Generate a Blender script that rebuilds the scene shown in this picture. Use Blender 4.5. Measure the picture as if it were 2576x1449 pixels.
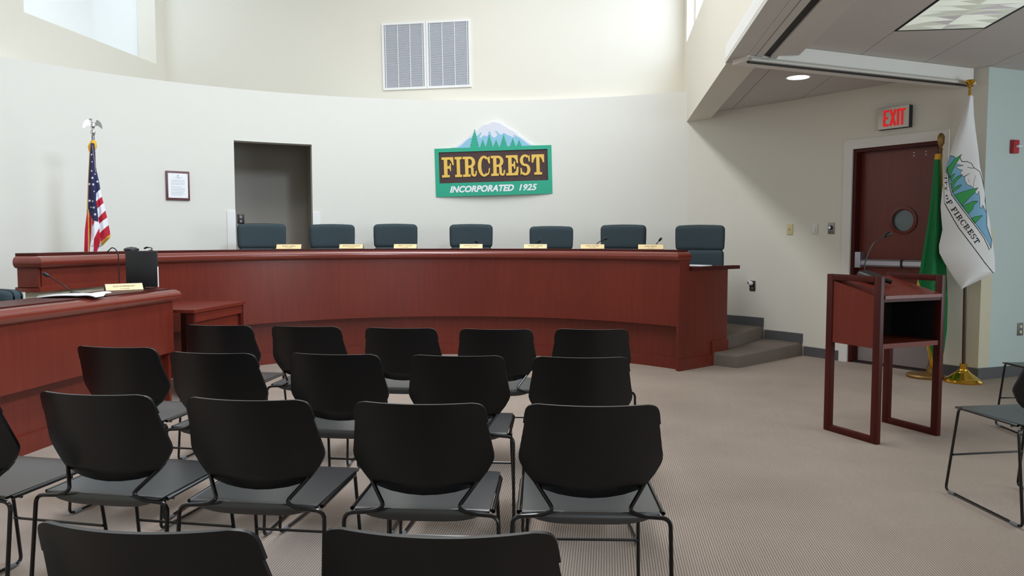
import bpy, bmesh, math, random
import numpy as np
from mathutils import Vector, Matrix
random.seed(4)
for o in list(bpy.data.objects): bpy.data.objects.remove(o)
S = bpy.context.scene
COL = S.collection
PI = math.pi
R = math.radians

# ------------------------------------------------------------------ camera, world, light, exposure
cd = bpy.data.cameras.new('camera'); cam = bpy.data.objects.new('camera', cd); COL.objects.link(cam)
cam.location = (0, 0, 1.27); cam.rotation_euler = (R(90 - 3.6), 0, 0)
cd.sensor_width = 36.0; cd.sensor_fit = 'HORIZONTAL'; cd.lens = 36.0 * 1930 / 2576
cd.clip_start = 0.05; cd.clip_end = 100
S.camera = cam
w = bpy.data.worlds.new('sky'); S.world = w; w.use_nodes = True
w.node_tree.nodes['Background'].inputs[0].default_value = (0.75, 0.86, 1.0, 1)
w.node_tree.nodes['Background'].inputs[1].default_value = 1.0
S.view_settings.view_transform = 'Standard'; S.view_settings.look = 'None'
S.view_settings.gamma = 1.0; S.view_settings.use_curve_mapping = False
S.view_settings.exposure = 0.32
YAW = R(-7.0)                                   # the room is turned 7 degrees against the camera
A = Vector((math.sin(-YAW), math.cos(-YAW))); B = Vector((math.cos(YAW), math.sin(YAW)))
def ab(a, b): v = A * a + B * b; return (v.x, v.y)
def area(name, loc, direction, sx, sy, power, col, spread=180):
    l = bpy.data.lights.new(name, 'AREA'); l.shape = 'RECTANGLE'; l.size = sx; l.size_y = sy
    l.energy = power; l.color = col; l.spread = R(spread)
    o = bpy.data.objects.new(name, l); COL.objects.link(o); o.location = loc
    o.rotation_euler = Vector(direction).to_track_quat('-Z', 'Y').to_euler()
    return o
SKY = (0.70, 0.83, 1.0)
# daylight: roof skylight, the clerestory windows on both sides; plus an added fill behind the seats
p = ab(5.6, -1.35); o_ = area('skylight_daylight', (p[0], p[1], 5.62), (0, 0, -1), 0.7, 5.0, 150, (0.955, 0.97, 1.0)); o_.rotation_euler = (0, 0, YAW)
p = ab(8.75, -6.5); area('left_shaft_daylight', (p[0], p[1], 5.35), (0.05, 0, -1), 0.7, 2.2, 28, SKY)
p = ab(2.6, 1.16); area('near_clerestory_daylight', (p[0], p[1], 4.25), (-B.x, -B.y, -0.18), 1.2, 0.9, 205, SKY)
p = ab(7.75, 1.20); area('far_clerestory_daylight', (p[0], p[1], 4.33), (-B.x, -B.y, -0.18), 4.0, 1.0, 55, SKY)
p = ab(-3.3, 3.2); area('rear_fill', (p[0], p[1], 1.85), (A.x - 0.45 * B.x, A.y - 0.45 * B.y, 0.05), 3.4, 1.6, 40, (0.84, 0.93, 1.0))
p = ab(3.4, 6.3); area('side_window_daylight', (p[0], p[1], 1.6), (-B.x, -B.y, 0), 2.6, 1.7, 90, (0.80, 0.95, 1.0))

# ------------------------------------------------------------------ materials
def lin(c):
    return tuple(((v / 255 / 12.92) if v / 255 <= 0.04045 else ((v / 255 + 0.055) / 1.055) ** 2.4) for v in c)
MATS = {}
def mat(name, rgb, rough=0.6, metal=0.0, var=0.06, scale=8.0, bump=0.0, bscale=60.0, spec=0.5, emit=None, coat=0.0):
    m = bpy.data.materials.new(name); m.use_nodes = True; nt = m.node_tree; N = nt.nodes; L = nt.links
    b = N['Principled BSDF']; c = lin(rgb)
    tc = N.new('ShaderNodeTexCoord')
    nz = N.new('ShaderNodeTexNoise'); nz.inputs['Scale'].default_value = scale; nz.inputs['Detail'].default_value = 4
    L.new(tc.outputs['Object'], nz.inputs['Vector'])
    mx = N.new('ShaderNodeMix'); mx.data_type = 'RGBA'
    mx.inputs['A'].default_value = (*[v * (1 - var) for v in c], 1); mx.inputs['B'].default_value = (*[min(1, v * (1 + var)) for v in c], 1)
    L.new(nz.outputs['Fac'], mx.inputs['Factor']); L.new(mx.outputs['Result'], b.inputs['Base Color'])
    b.inputs['Roughness'].default_value = rough; b.inputs['Metallic'].default_value = metal
    b.inputs['Specular IOR Level'].default_value = spec; b.inputs['Coat Weight'].default_value = coat
    if bump:
        n2 = N.new('ShaderNodeTexNoise'); n2.inputs['Scale'].default_value = bscale; n2.inputs['Detail'].default_value = 3
        L.new(tc.outputs['Object'], n2.inputs['Vector'])
        bp = N.new('ShaderNodeBump'); bp.inputs['Strength'].default_value = bump; bp.inputs['Distance'].default_value = 0.004
        L.new(n2.outputs['Fac'], bp.inputs['Height']); L.new(bp.outputs['Normal'], b.inputs['Normal'])
    if emit:
        b.inputs['Emission Color'].default_value = (*lin(emit[0]), 1); b.inputs['Emission Strength'].default_value = emit[1]
    MATS[name] = m
    return m
def wood(name, c1, c2, rough, zscale=0.9, xs=14.0, coat=0.15, spec=0.4):
    m = bpy.data.materials.new(name); m.use_nodes = True; nt = m.node_tree; N = nt.nodes; L = nt.links
    b = N['Principled BSDF']
    tc = N.new('ShaderNodeTexCoord'); mp = N.new('ShaderNodeMapping')
    mp.inputs['Scale'].default_value = (xs, xs, zscale); L.new(tc.outputs['Object'], mp.inputs['Vector'])
    nz = N.new('ShaderNodeTexNoise'); nz.inputs['Scale'].default_value = 2.2; nz.inputs['Detail'].default_value = 6; nz.inputs['Roughness'].default_value = 0.6
    L.new(mp.outputs['Vector'], nz.inputs['Vector'])
    n2 = N.new('ShaderNodeTexNoise'); n2.inputs['Scale'].default_value = 1.1; n2.inputs['Detail'].default_value = 2
    L.new(tc.outputs['Object'], n2.inputs['Vector'])
    ad = N.new('ShaderNodeMath'); ad.operation = 'ADD'; L.new(nz.outputs['Fac'], ad.inputs[0]); L.new(n2.outputs['Fac'], ad.inputs[1])
    cr = N.new('ShaderNodeMapRange'); cr.inputs['From Min'].default_value = 0.7; cr.inputs['From Max'].default_value = 1.3; L.new(ad.outputs[0], cr.inputs['Value'])
    mx = N.new('ShaderNodeMix'); mx.data_type = 'RGBA'; mx.inputs['A'].default_value = (*lin(c1), 1); mx.inputs['B'].default_value = (*lin(c2), 1)
    L.new(cr.outputs['Result'], mx.inputs['Factor']); L.new(mx.outputs['Result'], b.inputs['Base Color'])
    b.inputs['Roughness'].default_value = rough; b.inputs['Coat Weight'].default_value = coat; b.inputs['Coat Roughness'].default_value = 0.25; b.inputs['Specular IOR Level'].default_value = spec
    MATS[name] = m
    return m
mat('wall', (229, 226, 216), 0.75, var=0.012, scale=2, bump=0.05, bscale=220)
mat('palegreen', (190, 202, 198), 0.75, var=0.012, scale=2)
mat('wall_upper_warmlit', (229, 223, 208), 0.75, var=0.012, scale=2, bump=0.05, bscale=220)  # wall paint made creamier to stand in for less bluish light higher up
mat('wall_right_warmlit', (226, 221, 208), 0.75, var=0.012, scale=2, bump=0.05, bscale=220)  # same wall as the back one; warmer light towards the door put into colour
mat('white', (236, 235, 230), 0.5, var=0.015)
mat('trimwhite', (226, 222, 216), 0.45, var=0.02)
mat('ceil_joint', (120, 114, 108), 0.9)
mat('tile', (200, 192, 186), 0.95, var=0.03, scale=90, bump=0.25, bscale=160)
mat('track', (206, 201, 193), 0.6, var=0.03)
mat('trackdark', (20, 20, 22), 0.6)
mat('rubber', (88, 87, 88), 0.55, var=0.04)
wood('wood', (99, 35, 24), (116, 44, 30), 0.36, coat=0.08)
wood('wood_rail', (111, 42, 30), (121, 47, 33), 0.2, zscale=6, xs=3, coat=0.7)
wood('wood_dark', (62, 20, 16), (80, 27, 20), 0.45, coat=0.0, spec=0.2)
wood('wood_plaque', (84, 48, 54), (110, 66, 68), 0.4)
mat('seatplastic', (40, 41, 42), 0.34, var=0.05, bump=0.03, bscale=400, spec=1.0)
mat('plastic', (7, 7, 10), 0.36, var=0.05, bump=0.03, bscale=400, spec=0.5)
mat('rod', (10, 10, 11), 0.22, var=0.0)
mat('glide', (110, 112, 116), 0.3)
mat('fabric', (53, 67, 72), 0.9, var=0.10, scale=60, bump=0.2, bscale=500)
mat('blackmetal', (30, 30, 32), 0.4)
mat('brass', (226, 178, 70), 0.16, metal=1.0, var=0.03)
mat('brass_dull', (150, 118, 70), 0.45, metal=0.8)
mat('silver', (214, 214, 220), 0.2, metal=1.0, var=0.1, scale=200)
mat('alu', (190, 192, 205), 0.35, metal=0.9, var=0.02)
mat('steel', (140, 138, 140), 0.4, metal=0.7, var=0.03)
mat('darkplate', (70, 62, 56), 0.35, metal=0.4)
mat('paper', (246, 246, 246), 0.8, var=0.0)
mat('goldplate', (240, 214, 158), 0.45, var=0.02)
mat('ink', (70, 54, 40), 0.8)
mat('greyink', (176, 182, 196), 0.8)
mat('sgreen', (36, 164, 130), 0.55, var=0.04)
mat('sbrown', (74, 54, 52), 0.8, var=0.25, scale=30)
mat('sgold', (230, 188, 84), 0.5, var=0.03)
mat('sblue', (140, 190, 212), 0.6, var=0.05)
mat('swhite', (216, 216, 224), 0.55, var=0.01)
mat('letterwhite', (236, 236, 238), 0.6, var=0.01)
mat('beige', (206, 196, 172), 0.75, var=0.02)
mat('almond', (214, 200, 150), 0.45, var=0.02)
mat('kick', (150, 140, 140), 0.45, metal=0.3)
mat('doorglass', (96, 110, 116), 0.12, var=0.02)
mat('red', (176, 40, 52), 0.5)
mat('clearstrobe', (220, 225, 228), 0.15)
mat('exitface', (170, 164, 158), 0.28, metal=0.75, var=0.03)
mat('exitred', (226, 30, 34), 0.5, emit=((225, 24, 28), 0.35))
mat('lamp_on', (255, 250, 240), 0.5, emit=((255, 250, 238), 4.0))
mat('lens', (216, 222, 212), 0.3, var=0.05, scale=6, emit=((214, 220, 208), 0.42))
mat('lens_b', (196, 200, 186), 0.3, emit=((190, 196, 182), 0.34))
mat('lens_c', (190, 184, 186), 0.3, emit=((184, 180, 184), 0.30))
mat('grille', (172, 174, 180), 0.6, var=0.02)
mat('grille_slat', (206, 208, 213), 0.5, var=0.02)
mat('sandpole', (70, 42, 34), 0.35)
mat('fringe', (232, 176, 48), 0.8, var=0.2, scale=300)
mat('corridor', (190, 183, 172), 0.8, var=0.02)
# carpet: fine ribs running along the room's axis
def carpet(name, c1, c2, pitch=0.0105, rot=YAW):
    m = bpy.data.materials.new(name); m.use_nodes = True; nt = m.node_tree; N = nt.nodes; L = nt.links; b = N['Principled BSDF']
    tc = N.new('ShaderNodeTexCoord'); mp = N.new('ShaderNodeMapping'); mp.vector_type = 'TEXTURE'; mp.inputs['Rotation'].default_value = (0, 0, rot)
    L.new(tc.outputs['Object'], mp.inputs['Vector'])
    wv = N.new('ShaderNodeTexWave'); wv.wave_type = 'BANDS'; wv.bands_direction = 'X'; wv.inputs['Scale'].default_value = 0.31416 / pitch
    wv.inputs['Distortion'].default_value = 0.7; wv.inputs['Detail'].default_value = 2; wv.inputs['Detail Scale'].default_value = 6
    L.new(mp.outputs['Vector'], wv.inputs['Vector'])
    nz = N.new('ShaderNodeTexNoise'); nz.inputs['Scale'].default_value = 260; nz.inputs['Detail'].default_value = 2; L.new(tc.outputs['Object'], nz.inputs['Vector'])
    n3 = N.new('ShaderNodeTexNoise'); n3.inputs['Scale'].default_value = 1.3; n3.inputs['Detail'].default_value = 3; L.new(tc.outputs['Object'], n3.inputs['Vector'])
    m1 = N.new('ShaderNodeMath'); m1.operation = 'MULTIPLY_ADD'; m1.inputs[1].default_value = 0.5; L.new(wv.outputs['Fac'], m1.inputs[0])
    m0 = N.new('ShaderNodeMath'); m0.operation = 'MULTIPLY'; m0.inputs[1].default_value = 0.6; L.new(nz.outputs['Fac'], m0.inputs[0]); L.new(m0.outputs[0], m1.inputs[2])
    m2 = N.new('ShaderNodeMath'); m2.operation = 'MULTIPLY_ADD'; m2.inputs[1].default_value = 0.35; L.new(n3.outputs['Fac'], m2.inputs[0]); L.new(m1.outputs[0], m2.inputs[2])
    mr = N.new('ShaderNodeMapRange'); mr.inputs['From Min'].default_value = 0.35; mr.inputs['From Max'].default_value = 1.1; L.new(m2.outputs[0], mr.inputs['Value'])
    mx = N.new('ShaderNodeMix'); mx.data_type = 'RGBA'; mx.inputs['A'].default_value = (*lin(c1), 1); mx.inputs['B'].default_value = (*lin(c2), 1)
    L.new(mr.outputs['Result'], mx.inputs['Factor']); L.new(mx.outputs['Result'], b.inputs['Base Color'])
    b.inputs['Roughness'].default_value = 0.95; b.inputs['Specular IOR Level'].default_value = 0.15
    bp = N.new('ShaderNodeBump'); bp.inputs['Strength'].default_value = 0.45; bp.inputs['Distance'].default_value = 0.004
    L.new(m1.outputs[0], bp.inputs['Height']); L.new(bp.outputs['Normal'], b.inputs['Normal'])
    MATS[name] = m
carpet('carpet', (118, 104, 94), (190, 174, 160))
carpet('carpet_step', (100, 90, 82), (132, 119, 109))
# printed cloth: colour comes from the flag's own printed pattern
def cloth_mat():
    m = bpy.data.materials.new('flagcloth'); m.use_nodes = True; N = m.node_tree.nodes; L = m.node_tree.links; b = N['Principled BSDF']
    at = N.new('ShaderNodeAttribute'); at.attribute_name = 'print'
    tc = N.new('ShaderNodeTexCoord'); nz = N.new('ShaderNodeTexNoise'); nz.inputs['Scale'].default_value = 500; L.new(tc.outputs['Object'], nz.inputs['Vector'])
    bp = N.new('ShaderNodeBump'); bp.inputs['Strength'].default_value = 0.1; bp.inputs['Distance'].default_value = 0.001
    L.new(nz.outputs['Fac'], bp.inputs['Height']); L.new(bp.outputs['Normal'], b.inputs['Normal'])
    L.new(at.outputs['Color'], b.inputs['Base Color']); b.inputs['Roughness'].default_value = 0.75; b.inputs['Specular IOR Level'].default_value = 0.2
    b.inputs['Sheen Weight'].default_value = 0.1
    MATS['flagcloth'] = m
cloth_mat()

# ------------------------------------------------------------------ helpers
def link(name, me, parent=None, loc=(0, 0, 0), rz=0.0, rot=None):
    o = bpy.data.objects.new(name, me); COL.objects.link(o)
    if parent: o.parent = parent
    o.location = loc; o.rotation_euler = rot if rot else (0, 0, rz)
    return o
def mk(name, verts, faces, m, parent=None, loc=(0, 0, 0), rz=0.0, smooth=35, rot=None, recalc=True):
    me = bpy.data.meshes.new(name); me.from_pydata([tuple(v) for v in verts], [], faces)
    if recalc:
        bm = bmesh.new(); bm.from_mesh(me); bmesh.ops.recalc_face_normals(bm, faces=bm.faces); bm.to_mesh(me); bm.free()
    me.materials.append(MATS[m])
    if smooth:
        me.polygons.foreach_set('use_smooth', [True] * len(me.polygons)); me.set_sharp_from_angle(angle=R(smooth))
    return link(name, me, parent, loc, rz, rot)
def tag(o, label, cat, group=None):
    o['label'] = label; o['category'] = cat
    if group: o['group'] = group
    return o
def struct(o, label=None):
    o['kind'] = 'structure'
    if label: o['label'] = label
    return o
def thing(name, label, cat, loc=(0, 0, 0), rz=0.0, group=None):
    return tag(link(name, None, None, loc, rz), label, cat, group)
def dup(root, loc, rz, label, group=None):
    r = root.copy(); COL.objects.link(r); r.location = loc; r.rotation_euler = (0, 0, rz); r['label'] = label
    if group: r['group'] = group
    for ch in list(root.children):
        c = ch.copy(); COL.objects.link(c); c.parent = r
        for g in list(ch.children):
            d = g.copy(); COL.objects.link(d); d.parent = c
    return r
class G:                                        # collects geometry for ONE mesh
    def __init__(s): s.v = []; s.f = []
    def add(s, v, f):
        n = len(s.v); s.v += [tuple(x) for x in v]; s.f += [[i + n for i in q] for q in f]; return s
    def box(s, x0, x1, y0, y1, z0, z1):
        return s.add([(x0, y0, z0), (x1, y0, z0), (x1, y1, z0), (x0, y1, z0), (x0, y0, z1), (x1, y0, z1), (x1, y1, z1), (x0, y1, z1)],
                     [(0, 3, 2, 1), (4, 5, 6, 7), (0, 1, 5, 4), (1, 2, 6, 5), (2, 3, 7, 6), (3, 0, 4, 7)])
    def prism(s, poly, z0, z1, f=lambda p, z: (p[0], p[1], z)):
        n = len(poly); return s.add([f(p, z0) for p in poly] + [f(p, z1) for p in poly],
            [list(range(n))[::-1], list(range(n, 2 * n))] + [(i, (i + 1) % n, n + (i + 1) % n, n + i) for i in range(n)])
    def tube(s, pts, r, k=8, caps=True):
        P = [Vector(q) for q in pts]; n = len(P); rr = r if hasattr(r, '__len__') else [r] * n
        T = [(P[min(i + 1, n - 1)] - P[max(i - 1, 0)]).normalized() for i in range(n)]
        up = Vector((0, 0, 1)) if abs(T[0].z) < 0.9 else Vector((1, 0, 0))
        u = T[0].cross(up).normalized(); V = []
        for i in range(n):
            u = (u - T[i] * u.dot(T[i])).normalized(); w_ = T[i].cross(u)
            V += [P[i] + (u * math.cos(2 * PI * j / k) + w_ * math.sin(2 * PI * j / k)) * rr[i] for j in range(k)]
        F = [(i * k + j, i * k + (j + 1) % k, (i + 1) * k + (j + 1) % k, (i + 1) * k + j) for i in range(n - 1) for j in range(k)]
        if caps: F += [list(range(k))[::-1], [(n - 1) * k + j for j in range(k)]]
        return s.add(V, F)
    def lathe(s, prof, k=32, c=(0, 0)):
        n = len(prof); V = [(c[0] + r * math.cos(2 * PI * j / k), c[1] + r * math.sin(2 * PI * j / k), z) for r, z in prof for j in range(k)]
        F = [(i * k + j, i * k + (j + 1) % k, (i + 1) * k + (j + 1) % k, (i + 1) * k + j) for i in range(n - 1) for j in range(k)]
        F += [list(range(k))[::-1], [(n - 1) * k + j for j in range(k)]]
        return s.add(V, F)
    def sweep(s, path, prof, closed=True):      # profile points (offset to the right of the path, z)
        P = [Vector(q) for q in path]; n = len(P); m = len(prof); V = []
        for i in range(n):
            d0 = (P[i] - P[i - 1]).normalized() if i else (P[1] - P[0]).normalized()
            d1 = (P[i + 1] - P[i]).normalized() if i < n - 1 else d0
            n0 = Vector((d0.y, -d0.x)); n1 = Vector((d1.y, -d1.x)); b = (n0 + n1).normalized(); b = b / max(0.3, b.dot(n0))
            V += [(P[i].x + b.x * o, P[i].y + b.y * o, z) for o, z in prof]
        F = [(i * m + j, i * m + (j + 1) % m, (i + 1) * m + (j + 1) % m, (i + 1) * m + j) for i in range(n - 1) for j in range(m if closed else m - 1)]
        if closed: F += [list(range(m))[::-1], [(n - 1) * m + j for j in range(m)]]
        return s.add(V, F)
    def mk(s, name, m, parent=None, loc=(0, 0, 0), rz=0.0, smooth=35, rot=None):
        return mk(name, s.v, s.f, m, parent, loc, rz, smooth, rot)
def rbox(name, sx, sy, sz, bev, m, parent=None, loc=(0, 0, 0), rz=0.0, seg=3, rot=None, fn=None, cuts=0):
    bm = bmesh.new(); bmesh.ops.create_cube(bm, size=1)
    for v in bm.verts: v.co = Vector((v.co.x * sx, v.co.y * sy, v.co.z * sz))
    if cuts: bmesh.ops.subdivide_edges(bm, edges=bm.edges[:], cuts=cuts, use_grid_fill=True)
    ed = [e for e in bm.edges if len(e.link_faces) == 2 and e.calc_face_angle(0) > 0.5]
    if bev: bmesh.ops.bevel(bm, geom=ed, offset=bev, segments=seg, profile=0.5, affect='EDGES')
    if fn:
        for v in bm.verts: v.co = Vector(fn(v.co))
    me = bpy.data.meshes.new(name); bm.to_mesh(me); bm.free(); me.materials.append(MATS[m])
    me.polygons.foreach_set('use_smooth', [True] * len(me.polygons)); me.set_sharp_from_angle(angle=R(40))
    return link(name, me, parent, loc, rz, rot)
def spline(pts, n=6):
    P = [Vector(q) for q in pts]; out = []
    for i in range(len(P) - 1):
        p0, p1, p2, p3 = P[max(i - 1, 0)], P[i], P[i + 1], P[min(i + 2, len(P) - 1)]
        for k in range(n):
            t = k / n; out.append(0.5 * ((2 * p1) + (p2 - p0) * t + (2 * p0 - 5 * p1 + 4 * p2 - p3) * t * t + (3 * p1 - p0 - 3 * p2 + p3) * t ** 3))
    return out + [P[-1]]
def fillet(pts, r, n=4):                        # round the corners of a rod's polyline
    P = [Vector(q) for q in pts]; out = [P[0]]
    for i in range(1, len(P) - 1):
        a, b, c = P[i - 1], P[i], P[i + 1]; ra = min(r, (a - b).length * 0.45, (c - b).length * 0.45)
        p, q = b + (a - b).normalized() * ra, b + (c - b).normalized() * ra
        for k in range(n + 1):
            t = k / n; out.append(p * (1 - t) ** 2 + b * 2 * t * (1 - t) + q * t * t)
    return out + [P[-1]]
def text(name, s, size, m, parent, loc, rot, depth=0.0008, shear=0.0, offset=0.0, sx=1.0, align='CENTER'):
    c = bpy.data.curves.new(name, 'FONT'); c.body = s; c.size = size; c.extrude = depth; c.shear = shear; c.offset = offset
    c.align_x = align; c.align_y = 'CENTER'; c.resolution_u = 3
    t = bpy.data.objects.new(name, c); COL.objects.link(t); dg = bpy.context.evaluated_depsgraph_get()
    me = bpy.data.meshes.new_from_object(t.evaluated_get(dg)); bpy.data.objects.remove(t); me.materials.clear(); me.materials.append(MATS[m])
    o = link(name, me, parent, loc, 0, rot); o.scale = (sx, 1, 1)
    return o
# slab-serif capitals drawn as polygons in a unit-high cell
def arc(cx, cy, rx, ry, a0, a1, n=14): return [(cx + rx * math.cos(R(a0 + (a1 - a0) * i / n)), cy + ry * math.sin(R(a0 + (a1 - a0) * i / n))) for i in range(n + 1)]
def ring(cx, cy, rx, ry, ix, iy, a0, a1, n=14):
    o, i = arc(cx, cy, rx, ry, a0, a1, n), arc(cx, cy, ix, iy, a0, a1, n); return [[o[k], o[k + 1], i[k + 1], i[k]] for k in range(n)]
def rc(x0, x1, y0, y1): return [(x0, y0), (x1, y0), (x1, y1), (x0, y1)]
GL = {
 'F': (0.66, [rc(.12, .31, 0, 1), rc(0, .42, 0, .12), rc(0, .64, .88, 1), [(.44, .88), (.64, .88), (.66, .6), (.58, .6), (.54, .76)], rc(.3, .46, .43, .56), [(.40, .50), (.46, .30), (.5, .30), (.5, .70), (.46, .70)]]),
 'I': (0.38, [rc(.1, .28, 0, 1), rc(0, .38, 0, .12), rc(0, .38, .88, 1)]),
 'R': (0.76, [rc(.12, .30, 0, 1), rc(0, .41, 0, .12), rc(0, .32, .88, 1), rc(.3, .38, .88, 1), rc(.3, .40, .44, .56)] + ring(.38, .72, .30, .28, .12, .16, -90, 90)
      + [[(.38, .50), (.52, .52), (.58, .42), (.44, .40)], rc(.44, .58, .16, .44), [(.44, .16), (.58, .16), (.62, .10), (.56, .0), (.47, .06)], [(.56, 0), (.62, .10), (.66, .12), (.72, .04), (.66, 0)], [(.66, .0), (.74, .1), (.76, .28), (.69, .28), (.66, .12)]]),
 'C': (0.66, ring(.34, .5, .34, .52, .15, .41, 52, 308, 26) + [[(.50, .88), (.66, 1.0), (.66, .62), (.60, .62), (.54, .78)], [(.50, .12), (.57, .20), (.60, .40), (.66, .40), (.62, .16), (.55, .05)]]),
 'E': (0.68, [rc(.12, .31, 0, 1), rc(0, .64, 0, .12), rc(0, .64, .88, 1), [(.42, .88), (.64, .88), (.66, .6), (.58, .6), (.54, .76)], [(.42, .12), (.54, .22), (.58, .42), (.68, .42), (.66, .12)], rc(.3, .44, .45, .57), [(.38, .51), (.44, .32), (.5, .32), (.5, .70), (.44, .70)]]),
 'S': (0.60, ring(.30, .73, .28, .29, .11, .18, 40, 270, 18) + ring(.30, .27, .28, .29, .11, .18, -140, 90, 18) + [rc(.26, .34, .44, .56), [(.46, .86), (.56, 1), (.56, .66), (.50, .66)], [(.04, 0), (.04, .36), (.10, .36), (.16, .10)]]),
 'T': (0.68, [rc(.25, .43, 0, 1), rc(.13, .55, 0, .12), rc(0, .68, .88, 1), [(0, .88), (.22, .88), (.12, .74), (.08, .6), (0, .6)], [(.46, .88), (.68, .88), (.68, .6), (.60, .6), (.56, .74)]]),
 'O': (0.68, ring(.34, .5, .34, .52, .15, .41, 0, 360, 28)),
 'Y': (0.68, [rc(.25, .43, 0, .48), rc(.13, .55, 0, .12), [(.25, .46), (.43, .46), (.24, .9), (.06, .9)], [(.29, .46), (.40, .46), (.64, .9), (.52, .9)], rc(0, .32, .88, 1), rc(.42, .70, .88, 1)]),
}
def layout(word, gap=0.06):
    x = 0; out = []
    for ch in word:
        if ch == ' ': x += 0.42; continue
        wd, polys = GL[ch]; out.append((ch, [[(px + x, py) for px, py in q] for q in polys])); x += wd + gap
    return out, x - gap

# ------------------------------------------------------------------ room shell
H_LOW, H_SOF, H_CUR, H_HIGH = 2.80, 2.72, 3.09, 5.60
BR, BL, ABACK, AREAR = 0.97, -6.10, 10.15, -3.5
WC, WR = Vector((-0.449, 4.5)), 5.68
def wp(th, r=WR): return Vector((WC.x + r * math.cos(R(th)), WC.y + r * math.sin(R(th))))
W1, CORN = Vector((3.42, 8.06)), Vector((4.23, 6.91))
DU = (CORN - W1).normalized(); DN = Vector((DU.y, -DU.x))     # along the door wall / into the room
floor = struct(G().box(-8.5, 8.5, -4.5, 12.0, -0.1, 0).mk('floor', 'carpet', smooth=0), 'taupe ribbed carpet floor')
path_l = [wp(152 - i * (152 - 120.9) / 16) for i in range(17)]
path_d = [wp(120.9 - i * (120.9 - 111.5) / 6) for i in range(7)]
path_r = [wp(111.5 - i * (111.5 - 62.5) / 24) for i in range(25)]
path_s = [path_r[-1]] + [Vector(q) for q in ((2.42, 9.32), (2.72, 9.0), (3.0, 8.67), (3.22, 8.36))] + [W1]
path_s = [q.to_2d() if len(q) > 2 else q for q in spline([v.to_3d() for v in path_s], 4)]
path_s = [Vector((q.x, q.y)) for q in path_s]
def wallprof(z0, z1, t=0.18): return [(0, z0), (0, z1), (-t, z1), (-t, z0)]
ZD = 2.47
D0, D1 = 0.145, 1.02                                            # door opening along the door wall
g = G(); g.sweep(path_l, wallprof(0, H_CUR)); g.sweep(path_d, wallprof(ZD, H_CUR)); g.sweep(path_r, wallprof(0, H_CUR))
struct(g.mk('wall_back', 'wall'), 'tall curved cream wall behind the dais')
g = G(); g.sweep(path_s, wallprof(0, H_LOW + 0.05))
g.sweep([W1, W1 + DU * D0], wallprof(0, H_LOW + 0.05)); g.sweep([W1 + DU * D0, W1 + DU * D1], wallprof(2.195, H_LOW + 0.05)); g.sweep([W1 + DU * D1, CORN], wallprof(0, H_LOW + 0.05))
struct(g.mk('wall_right', 'wall_right_warmlit'), 'cream wall with the exit door')
RW = Vector((7.2, 8.05))
g = G().sweep([CORN, RW], [(0, 0), (0, H_LOW + .05), (-0.15, H_LOW + .05), (-0.15, 0)]); struct(g.mk('wall_far_right', 'palegreen'), 'pale wall right of the corner')
# room frame geometry is laid out in the turned a/b axes: local x = b, local y = a
def rb(name, b0, b1, a0, a1, z0, z1, m, parent=None): return G().box(b0, b1, a0, a1, z0, z1).mk(name, m, parent, (0, 0, 0), YAW if parent is None else 0, smooth=0)
struct(rb('wall_upper_back', BL - 0.9, BR + 0.26, ABACK, ABACK + 0.2, 2.9, H_HIGH, 'wall_upper_warmlit'), 'upper back wall with the air grille')
g = G(); SL, HL = 3.66, 5.3
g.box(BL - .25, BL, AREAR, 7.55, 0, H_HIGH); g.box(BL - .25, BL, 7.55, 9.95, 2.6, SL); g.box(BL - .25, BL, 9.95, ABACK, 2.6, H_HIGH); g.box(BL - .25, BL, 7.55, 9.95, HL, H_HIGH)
struct(g.mk('wall_left', 'wall_upper_warmlit', rz=YAW, smooth=0), 'cream left wall with the light shaft opening')
g = G(); g.box(BL - 1.15, BL - .95, 7.4, 10.1, SL - .1, HL); g.box(BL - .95, BL - .25, 7.4, 10.1, SL - .1, SL); g.box(BL - .95, BL - .25, 7.35, 7.5, SL, HL); g.box(BL - .95, BL - .25, 10.0, 10.15, SL, HL)
struct(g.mk('wall_light_shaft', 'white', rz=YAW, smooth=0), 'white light shaft in the upper left wall')
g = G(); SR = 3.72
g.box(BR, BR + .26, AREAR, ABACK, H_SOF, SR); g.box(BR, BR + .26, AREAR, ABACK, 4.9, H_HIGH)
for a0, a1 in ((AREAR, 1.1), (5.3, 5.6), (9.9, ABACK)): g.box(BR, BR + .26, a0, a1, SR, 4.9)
struct(g.mk('wall_upper_right', 'wall_upper_warmlit', rz=YAW, smooth=0), 'cream bulkhead over the low ceiling')
g = G()
SK = (-1.9, -0.8, 3.1, 8.1)
g.box(BL - 1.2, SK[0], AREAR, ABACK + .2, H_HIGH, H_HIGH + .15); g.box(SK[1], BR + .3, AREAR, ABACK + .2, H_HIGH, H_HIGH + .15)
g.box(SK[0], SK[1], AREAR, SK[2], H_HIGH, H_HIGH + .15); g.box(SK[0], SK[1], SK[3], ABACK + .2, H_HIGH, H_HIGH + .15)
struct(g.mk('ceiling_high', 'white', rz=YAW, smooth=0), 'high white ceiling with a skylight')
g = G(); g.box(BL - .25, 1.2, AREAR - .2, AREAR, 0, H_HIGH); g.box(1.2, 7.0, AREAR - .2, AREAR, 0, 1.0); g.box(1.2, 7.0, AREAR - .2, AREAR, 2.7, H_HIGH); g.box(5.2, 7.0, AREAR - .2, AREAR, 1.0, 2.7)
struct(g.mk('wall_rear', 'wall', rz=YAW, smooth=0), 'wall behind the seats')
g = G(); g.box(6.5, 6.7, AREAR, 1.9, 0, 3); g.box(6.5, 6.7, 4.9, 8.2, 0, 3); g.box(6.5, 6.7, 1.9, 4.9, 0, .7); g.box(6.5, 6.7, 1.9, 4.9, 2.5, 3)
struct(g.mk('wall_side', 'wall', rz=YAW, smooth=0), 'side wall with a window')
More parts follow.
